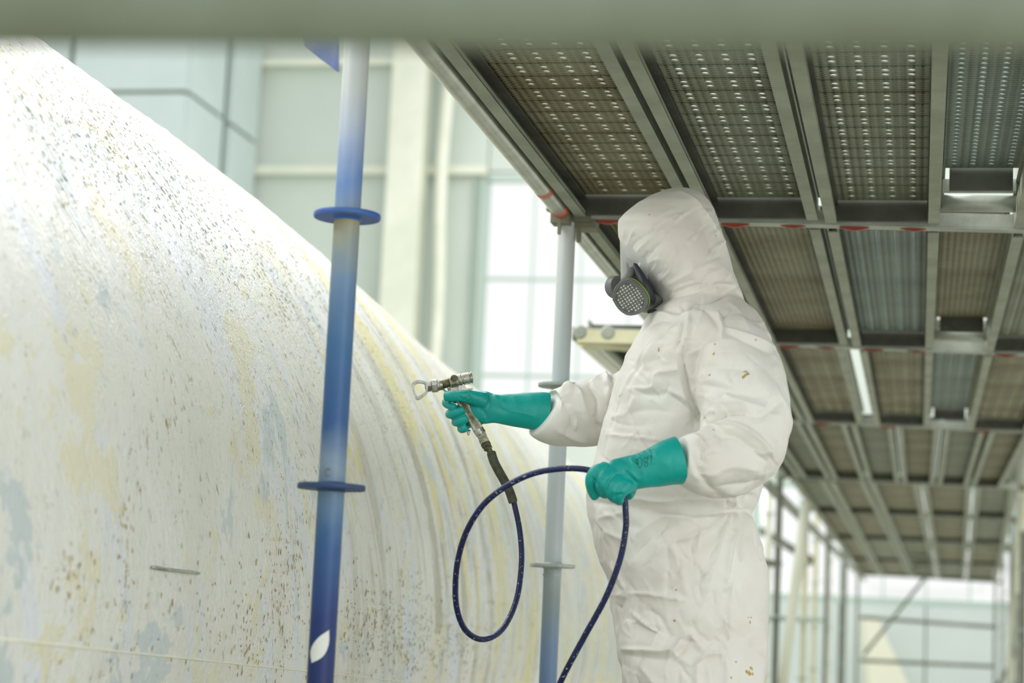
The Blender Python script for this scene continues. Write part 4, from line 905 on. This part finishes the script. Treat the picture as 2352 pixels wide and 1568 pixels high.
# respirator: visor, seal, two filter cartridges
resp = B()
def visor():
    cols_ = 18; rows_ = 8; v = []
    for j in range(rows_+1):
        t = j/rows_; 
        for i in range(cols_+1):
            a = (-1+2*i/cols_)*1.25; rad = .080-.012*t
            y = 520+t*132; x = 1423+3*t
            c = Q(x, y, 0); v.append(c + RH*(rad*(1-cos(a))*1.15) + FH*rad*sin(a)*1.05)
    f = [(j*(cols_+1)+i, j*(cols_+1)+i+1, (j+1)*(cols_+1)+i+1, (j+1)*(cols_+1)+i) for j in range(rows_) for i in range(cols_)]
    return B().add(v, f)
vz = visor().build('visor', M['visor'], painter, smooth=True); vz['label'] = 'clear visor'
o = limb([(1440,600,0,10,4.2),(1446,640,0,14,4.0),(1452,640,0,26,2.6),(1462,672,0,30,2.6),(1475,690,0,25,2.4),(1500,695,0,22,2.6),(1520,690,0,18,2.6)]).build('respirator_body', M['mask'], painter, smooth=True)
B().prism([Q(x_, y_, -.104) for x_, y_ in ((1456,603),(1464,606),(1480,630),(1498,660),(1508,688),(1496,694),(1478,672),(1464,640))], FH*.06).build('seal', M['maskdark'], painter, smooth=True)
B().tube([Q(1448,652,-.075),Q(1460,622,-.078),Q(1470,603,-.08)], .0028, 8).build('visor_rim', M['white'], painter, smooth=True)
B().tube([Q(1430,655,-.07),Q(1440,640,-.075),Q(1458,618,-.08)], .010, 8).build('inner_mask', M['mask'], painter, smooth=True)
def cartridge(outline, off, n_, thick, holes=True, nm='filter_cartridge'):
    """rounded triangular can; n_ = outward face direction"""
    P = [Q(x, y, off) for x, y in outline]; c = np.mean(P, 0); n_ = n_/np.linalg.norm(n_)
    P = [p - n_*((p-c)@n_) for p in P]; P = catmull(np.array(P+[P[0]]), 5)[:-1]
    k = len(P); b = B(); prof = [(.0, .80), (.004, .84), (.004, .93), (.0065, .97), (.004, 1.0), (-.004, 1.015)]
    V = []; 
    for (h, s) in prof: V += [c+(p-c)*s+n_*h for p in P]
    Fc = [(i*k+q, i*k+(q+1)%k, (i+1)*k+(q+1)%k, (i+1)*k+q) for i in range(len(prof)-1) for q in range(k)]
    ca_ = b.add(V, Fc).build(nm, M['mask'], painter, smooth=True, angle=.7)
    def band(h0, h1, s, mt, nm2):
        V = [c+(p-c)*s+n_*h0 for p in P]+[c+(p-c)*s+n_*h1 for p in P]; B().add(V, [(q,(q+1)%k,k+(q+1)%k,k+q) for q in range(k)]).build(nm2, M[mt], ca_, smooth=True)
    band(-.004,-.010,1.012,'mask','shell_side'); band(-.010,-.0145,1.035,'yellow','yellow_band'); band(-.0145,-thick+.008,1.015,'green','green_band')
    band(-thick+.008,-thick,1.0,'maskdark','back_rim')
    B().add([c+(p-c)*.99-n_*thick for p in P], [tuple(range(k))]).build('back_plate', M['maskdark'], ca_)
    B().add([c+(p-c)*.86+n_*.0005 for p in P], [tuple(range(k))]).build('filter_face', M['mask'], ca_)
    if holes:
        u = Q(outline[0][0]+60, outline[0][1]-38, off)-Q(outline[0][0], outline[0][1], off); u -= n_*(u@n_); u /= np.linalg.norm(u); w = np.cross(n_, u)
        bb = B(); rb = B(); inner = np.array([[ (c+(p-c)*.80-c)@u, (c+(p-c)*.80-c)@w] for p in P])
        def inside(x, y):
            r = False; j = k-1
            for i in range(k):
                xi, yi = inner[i]; xj, yj = inner[j]
                if (yi > y) != (yj > y) and x < (xj-xi)*(y-yi)/(yj-yi)+xi: r = not r
                j = i
            return r
        st = .0067
        for i in range(-7, 8):
            for j in range(-7, 8):
                x, y = (i+.5)*st, (j+.5)*st*.95
                if inside(x*1.04, y*1.04): bb.box(c+u*x+w*y+n_*.0012, (.0036,.0036,.0012), np.array([u, w, n_]))
        for q in (-2.0, 2.0):
            for (A_, B_) in ((u, w), (w, u)):
                ts = [t for t in np.linspace(-.05,.05,60) if inside(*((lambda z_: (z_@u, z_@w))(A_*t+B_*q*st)))]
                if ts: rb.tube([c+A_*min(ts)*1.05+B_*q*st+n_*.003, c+A_*max(ts)*1.05+B_*q*st+n_*.003], .0011, 6)
        bb.build('filter_grid', M['filter'], ca_); rb.build('grid_rib', M['mask'], ca_)
    return ca_
near_outline = [(x/3.733+1340, y/3.733+400) for x, y in ((238,1080),(262,985),(320,925),(395,897),(470,930),(540,1010),(560,1090),(520,1165),(440,1208),(360,1212),(285,1160))]
cartridge(near_outline, -.115, -FH*.92-RH*.30+np.array([0,0,-.30]), .034)['label'] = 'near filter cartridge with green and yellow band'
far_outline = [(1410,632),(1417,630),(1424,640),(1427,660),(1424,680),(1415,688),(1409,675),(1407,650)]
B().lathe(Q(1424,657,.075), -RH*.55+FH*.83, [(0,.018),(.002,.024),(.022,.0255),(.026,.023),(.027,.018)], 28).build('filter_cartridge', M['mask'], painter, smooth=True, angle=.7)
for yy in (712, 716): B().tube([Q(1487,yy+2,-.09),Q(1500,yy-1,-.09),Q(1516,yy+1,-.08)], .0022, 8).build('strap', M['maskdark'], painter)
# boots
for off, sh, in ((-.10,0),(.12,-35)):
    bt = ringloft([(2290,1530+sh,1690+sh,off,.06),(2330,1500+sh,1700+sh,off,.058),(2352,1430+sh,1705+sh,off,.055),(2372,1395+sh,1708+sh,off,.052)])
    v, n, f = fuse([bt], .008, 6); v[:,2] = np.maximum(v[:,2], .003); link('boot', v, f, M['boot'], painter, smooth=True)

# gloves --------------------------------------------------------------
def z1(x, y): return (900+x/3.267, 820+y/3.267)
def fing(pts, r, k=4): return limb([(*z1(x, y), o, rr_) for (x, y, o), rr_ in zip(pts, r)], 14, k)
OR = .155                                   # plane of the gun and right hand
def blob(x, y, off, rx, ry, rz_):
    c = Q(*z1(x, y), off); b = B().ball((0,0,0), 1, 16, 10); V = [c+RH*p[0]*rx+FH*p[1]*rz_+np.array([0,0,1])*p[2]*ry for p in b.v]; o = B(); o.add(V, b.f); return o
right = [limb([(1259,946,OR+.015,46.5,.85),(1235,944,OR+.012,46,.85),(1200,942,OR+.01,42,.85),(1165,940,OR+.005,37.5,.8),(1138,938,OR,34,.75),(1115,936,OR,39,.62),(1092,931,OR,37,.5),(1078,925,OR+.01,26,.5)], 28),
  # thumb lying forward over the grip
  fing([(690,330,OR-.01),(600,300,OR-.025),(520,292,OR-.034),(450,292,OR-.036),(400,295,OR-.030)], [22,17,14,13,12]),
  # index finger on the trigger, then middle, ring, little finger round the handle
  fing([(600,300,OR+.030),(500,310,OR+.038),(420,325,OR+.022),(405,348,OR-.004),(440,365,OR-.022),(478,378,OR-.028)], [12,11,10.5,9.5,9.5,8.5]),
  fing([(640,350,OR+.034),(540,380,OR+.042),(450,415,OR+.026),(435,430,OR-.004),(475,420,OR-.022),(545,392,OR-.027)], [13,12,11.5,11,11,9.5]),
  fing([(660,410,OR+.034),(570,440,OR+.040),(490,480,OR+.024),(480,488,OR-.004),(515,482,OR-.021),(568,456,OR-.025)], [12.5,11.5,11,10.5,10.5,9.5]),
  fing([(680,470,OR+.030),(600,490,OR+.036),(530,530,OR+.02),(520,540,OR-.002),(540,540,OR-.018),(566,524,OR-.022)], [11,10.5,10,9.5,9,8]),
]
GV, GN, GF = fuse(right, .0019, 5, .5)
g_folds = [([z1(500,290),z1(540,320),z1(560,300)],3,-2),([z1(480,270),z1(560,260),z1(620,245)],4,1.5),([z1(560,350),z1(590,320),z1(580,270)],3.5,-3.5),([z1(700,270),z1(740,330),z1(720,400)],6,-3),([z1(690,440),z1(710,500)],5,3),([z1(640,370),z1(700,420),z1(710,490)],5,-3),([z1(760,280),z1(800,330),z1(850,340)],6,3),([z1(740,300),z1(820,390),z1(900,410)],6,-2.5),([z1(860,400),z1(980,420),z1(1100,450)],5,1.8),([z1(870,330),z1(1000,330),z1(1150,340)],8,1.2),([z1(1080,290),z1(1090,400),z1(1070,540)],8,-1.2),([z1(440,290),z1(460,310),z1(455,330)],3,-1.2),([z1(900,290),z1(960,380),z1(1010,400)],5,1.5),([z1(700,500),z1(760,470),z1(830,500)],5,2)]
GV = GV + GN*(strokes(GV, GN, g_folds)+.0008*crumple(GV, 16, 4.0)*np.clip((proj(GV)[:,0]-1090)/40,0,1))[:,None]
gr = link('glove', GV, GF, M['glove'], painter, smooth=True); gr['label'] = 'teal glove on the gun hand'
OL = -.345
left = [limb([(1562,1056,OL+.004,51.5,.85),(1535,1062,OL,48,.85),(1505,1072,OL-.002,43,.8),(1476,1080,OL-.004,38,.75),(1450,1086,OL-.004,37,.66),(1420,1096,OL-.004,40,.6),(1396,1098,OL-.002,36,.6),(1378,1092,OL,26,.7)], 28),
  fing([(1620,850,OL-.01),(1540,860,OL-.012),(1500,910,OL-.012),(1500,970,OL-.004),(1522,1030,OL+.004),(1535,1045,OL+.008)], [18,16,14,13,12,10.5]),
  fing([(1660,880,OL-.012),(1600,900,OL-.024),(1572,960,OL-.026),(1590,1015,OL-.012),(1612,1025,OL+.006)], [18,16,13.5,12,11]),
  fing([(1720,920,OL-.012),(1670,960,OL-.028),(1650,1020,OL-.026),(1672,1055,OL-.010),(1690,1050,OL+.006)], [18,15,13,11.5,10.5]),
  fing([(1790,950,OL-.01),(1740,985,OL-.024),(1705,1040,OL-.022),(1705,1075,OL-.008),(1715,1070,OL+.004)], [16,14,12,10.5,9.5]),
  fing([(1760,900,OL+.02),(1790,960,OL+.032),(1785,1010,OL+.030),(1768,1040,OL+.022)], [15,14,12.5,11]),
  fing([(1600,830,OL+.0),(1560,850,OL+.02),(1540,900,OL+.03),(1560,960,OL+.03)], [14,13,12,10]),
]
LV, LN, LF = fuse(left, .0019, 5, .5)
l_folds = [([z1(1500,890),z1(1540,960),z1(1560,1050)],4,-3.5),([z1(1590,900),z1(1560,960),z1(1575,1030)],4,-3),([z1(1640,870),z1(1590,960),z1(1620,1040)],4,1.5),([z1(1660,1060),z1(1700,1030),z1(1740,1030)],3,-3),([z1(1740,840),z1(1790,900),z1(1845,950)],5,-3.5),([z1(1760,820),z1(1810,880),z1(1860,930)],5,3),([z1(1790,750),z1(1820,800),z1(1880,820)],6,2.5),([z1(1700,760),z1(1780,780),z1(1860,760)],7,-2),([z1(1740,1000),z1(1690,1010),z1(1640,1000)],5,2),([z1(1870,830),z1(1890,880),z1(1870,940)],4,1.5),([z1(2090,640),z1(2100,760),z1(2110,900)],7,-1.2),([z1(1960,700),z1(2020,780),z1(2080,800)],8,1.5),([z1(1520,860),z1(1600,820),z1(1680,800)],8,1.5),([z1(1700,950),z1(1760,930),z1(1800,960)],5,2)]
LV = LV + LN*(strokes(LV, LN, l_folds)+.0008*crumple(LV, 16, 8.0)*np.clip((proj(LV)[:,0]-1400)/40,0,1))[:,None]
gl_ = link('glove', LV, LF, M['glove'], painter, smooth=True); gl_['label'] = 'teal glove with black print holding the hose'
# black print on the cuff: marks, ovals and lines of small type, laid on the rubber
gb = BVHTree.FromPolygons([Vector(v) for v in LV], LF)
ink = B()
def inkline(pts, r=.0005):
    P = []
    for x, y in pts:
        c, n = cast(gb, *z1(x, y), .0003)
        if c is not None: P.append(c)
    if len(P) > 1: ink.tube(P, r, 4)
for cx_, cy_, rx_, ry_ in ((1862,790,16,38),(1905,770,13,18),(1908,805,13,16)):
    inkline([(cx_+rx_*cos(a), cy_+ry_*sin(a)) for a in np.linspace(0, 2*pi, 16)])
for k in range(3): inkline([(1955+k*7, 690-k*2), (1962+k*7, 805-k*2)], .00035)
for (x, y) in ((1835,770),(1830,790),(1840,800)): inkline([(x-8,y-8),(x,y+6),(x+6,y-6),(x+10,y+8)], .0005)
for i in range(7): inkline([(1945, 700+i*16), (1949, 708+i*16)], .0007)
inkline([(1900,690),(1893,700),(1893,712),(1902,718)]); inkline([(1930,740),(1920,745),(1920,758),(1930,764)]); inkline([(1940,742),(1950,745),(1950,760),(1940,765)])
inkline([(1935,690),(1932,700),(1942,702)]); inkline([(1850,725),(1860,735)])
ink.build('print', M['ink'], gl_)

# ================================================================== SPRAY GUN
OG = OR-.002
gun = thing('spray_gun', 'worn chrome airless spray gun in the painter\'s outstretched hand', 'spray gun', Q(*z1(560,560), OG))
def G(x, y, o=0): return Q(*z1(x, y), OG+o)
def cyl(a, b, r, nm, mt, n=24, prof=None, ang=.6):
    a, b = np.array(a), np.array(b); L_ = np.linalg.norm(b-a); prof = prof or [(0, .9), (.08, 1), (.92, 1), (1, .9)]
    return B().lathe(a, b-a, [(t*L_, q*r) for t, q in prof], n).build(nm, M[mt], gun, smooth=True, angle=ang)
# tip guard: open loop in front of the nozzle
lp = [G(262,188),(G(205,176)),(G(165,188)),(G(150,222)),(G(172,300)),(G(195,318)),(G(235,296)),(G(268,262)),(G(272,225))]
pts = catmull(np.array(lp+[lp[0]]), 4)[:-1]
bb = B(); 
for o_ in (-.012, .0, .012): pass
c_ = np.mean(pts, 0); V = []; k = len(pts)
for (o_, s) in ((-.013,1.0),(.013,1.0),(.013,.74),(-.013,.74)): V += [c_+(p-c_)*s+FH*o_ for p in pts]
Fc = [(i*k+q, i*k+(q+1)%k, ((i+1)%4)*k+(q+1)%k, ((i+1)%4)*k+q) for i in range(4) for q in range(k)]
bb.add(V, Fc).build('tip_guard', M['chrome'], gun, smooth=True, angle=.7)
cyl(G(250,226), G(300,218), .0125, 'tip_seat', 'chrome', 6)
cyl(G(298,216), G(345,212), .0150, 'retaining_nut', 'chrome', 8)
cyl(G(343,212), G(382,206), .0125, 'nozzle_collar', 'gunsteel', 24, [(0,1),(.3,1),(.35,.9),(.45,.9),(.5,1),(1,.9)])
cyl(G(380,205), G(445,188), .0098, 'barrel', 'brass')
cyl(G(435,192), G(500,178), .0145, 'gun_body', 'gunsteel', 20)
cyl(G(468,160,-.016), G(466,158,.012), .0085, 'needle_pin', 'brass', 12)
cyl(G(492,172), G(603,152), .0135, 'rear_housing', 'gunsteel', 28, [(0,.92),(.05,1),(.25,1),(.3,.9),(.36,.9),(.4,1),(.8,1),(.84,.88),(.9,.88),(.93,1),(1,.95)])
cyl(G(601,152), G(606,151), .0085, 'end_cap', 'brass')
B().prism([G(442,200,-.006),G(495,195,-.006),G(520,215,-.006),G(545,245,-.006),G(560,300,-.006),G(500,300,-.006),G(480,260,-.006),G(440,255,-.006)], FH*.012).build('frame', M['gunsteel'], gun)
B().prism([G(500,215,-.009),G(545,208,-.009),G(560,235,-.009),G(605,228,-.009),G(608,236,-.009),G(560,250,-.009),G(500,250,-.009)], FH*.018).build('safety_lever', M['chrome'], gun)
B().tube(catmull([G(432,200),G(428,235),G(440,262),G(452,320),G(470,400)],4), .0035, 8).build('trigger', M['gunsteel'], gun, smooth=True)
B().tube(catmull([G(390,225),G(395,250),G(430,262)],4), .0022, 8).build('trigger_guard', M['gunsteel'], gun, smooth=True)
B().tube(catmull([G(480,420),G(520,500),G(570,560),G(572,585),G(582,545)],4), .0026, 8).build('guard_hook', M['chrome'], gun, smooth=True)
# ribbed handle
a, b = G(508,300,-.004), G(648,540,-.004); dvec = (b-a)/np.linalg.norm(b-a); nrm = np.cross(dvec, FH); v = []; n = 72; Lh = np.linalg.norm(b-a)
hb = B(); ring = []
for t in (0, .02, .98, 1):
    for q in range(n):
        an = 2*pi*q/n; r = .0118*(1 if q % 2 else .92)*(.93 if t in (0, 1) else 1); v.append(a+dvec*Lh*t+nrm*cos(an)*r+FH*sin(an)*r)
f = [(i*n+q, i*n+(q+1)%n, (i+1)*n+(q+1)%n, (i+1)*n+q) for i in range(3) for q in range(n)]; f += [tuple(range(n)), tuple(3*n+q for q in range(n))[::-1]]
hb.add(v, f).build('handle', M['gunsteel'], gun)
cyl(G(640,530), G(672,580), .0122, 'handle_collar', 'chrome')
cyl(G(670,575), G(697,640), .0118, 'hex_fitting', 'gunsteel', 6, [(0,1),(.45,1),(.46,.85),(.54,.85),(.55,1.05),(1,1.05)])
cyl(G(697,640), G(728,695), .0105, 'swivel', 'brass', 8, [(0,.9),(.1,1.05),(.5,1.05),(.6,.9),(.8,1),(1,.8)])
cyl(G(726,690), G(745,722), .0066, 'hose_barb', 'brass')
# hose with spring guard
sp_px = [(745,715,0),(765,780,-.005),(800,850,-.01),(845,930,-.014),(880,1000,-.018),(905,1070,-.02),(912,1090,-.02)]
SP = catmull([G(*q) for q in sp_px], 10)
hose = thing('paint_hose', 'thin navy paint hose looping from the gun through the painter\'s left hand', 'hose', G(900,1085)*np.array([1,1,0]))
B().tube(SP, [.0098]*len(SP), 18).build('strain_relief', M['spring'], hose, smooth=True)
SPf = catmull(SP, 3); acc = np.concatenate([[0], np.cumsum(np.linalg.norm(np.diff(SPf,axis=0),axis=1))]); turns = 46; hel = []
for t in np.linspace(.02, .97, turns*12):
    sdist = t*acc[-1]; p = np.array([np.interp(sdist, acc, SPf[:,i]) for i in range(3)]); j = min(int(np.searchsorted(acc, sdist)), len(SPf)-1); tn = SPf[j]-SPf[j-1]; tn /= np.linalg.norm(tn); u = np.cross(tn, FH); u /= np.linalg.norm(u)
    an = 2*pi*turns*t; hel.append(p+(u*cos(an)+FH*sin(an))*.0098)
B().tube(hel, .00115, 5).build('spring_coil', M['spring'], hose, smooth=True)
hp = [(1177,1140,.135),(1182,1160,.133),(1194,1220,.12),(1198,1290,.10),(1188,1370,.07),(1164,1430,.03),(1135,1460,-.01),(1100,1467,-.05),(1068,1445,-.09),(1050,1400,-.12),(1046,1345,-.15),(1053,1280,-.18),(1074,1215,-.21),(1112,1157,-.24),(1165,1115,-.26),(1225,1087,-.28),(1290,1076,-.30),(1345,1078,-.32),(1385,1092,-.335),(1415,1115,-.34),(1433,1140,-.342),(1437,1175,-.34),(1437,1215,-.335),(1424,1285,-.32),(1392,1370,-.30),(1342,1462,-.27),(1295,1550,-.24),(1250,1650,-.2),(1190,1800,-.15),(1120,2000,-.1),(1080,2200,-.1),(1060,2340,-.2)]
HP = catmull([Q(*q) for q in hp], 8)
B().tube(HP, .0062, 16).build('hose_tube', M['hose'], hose, smooth=True)
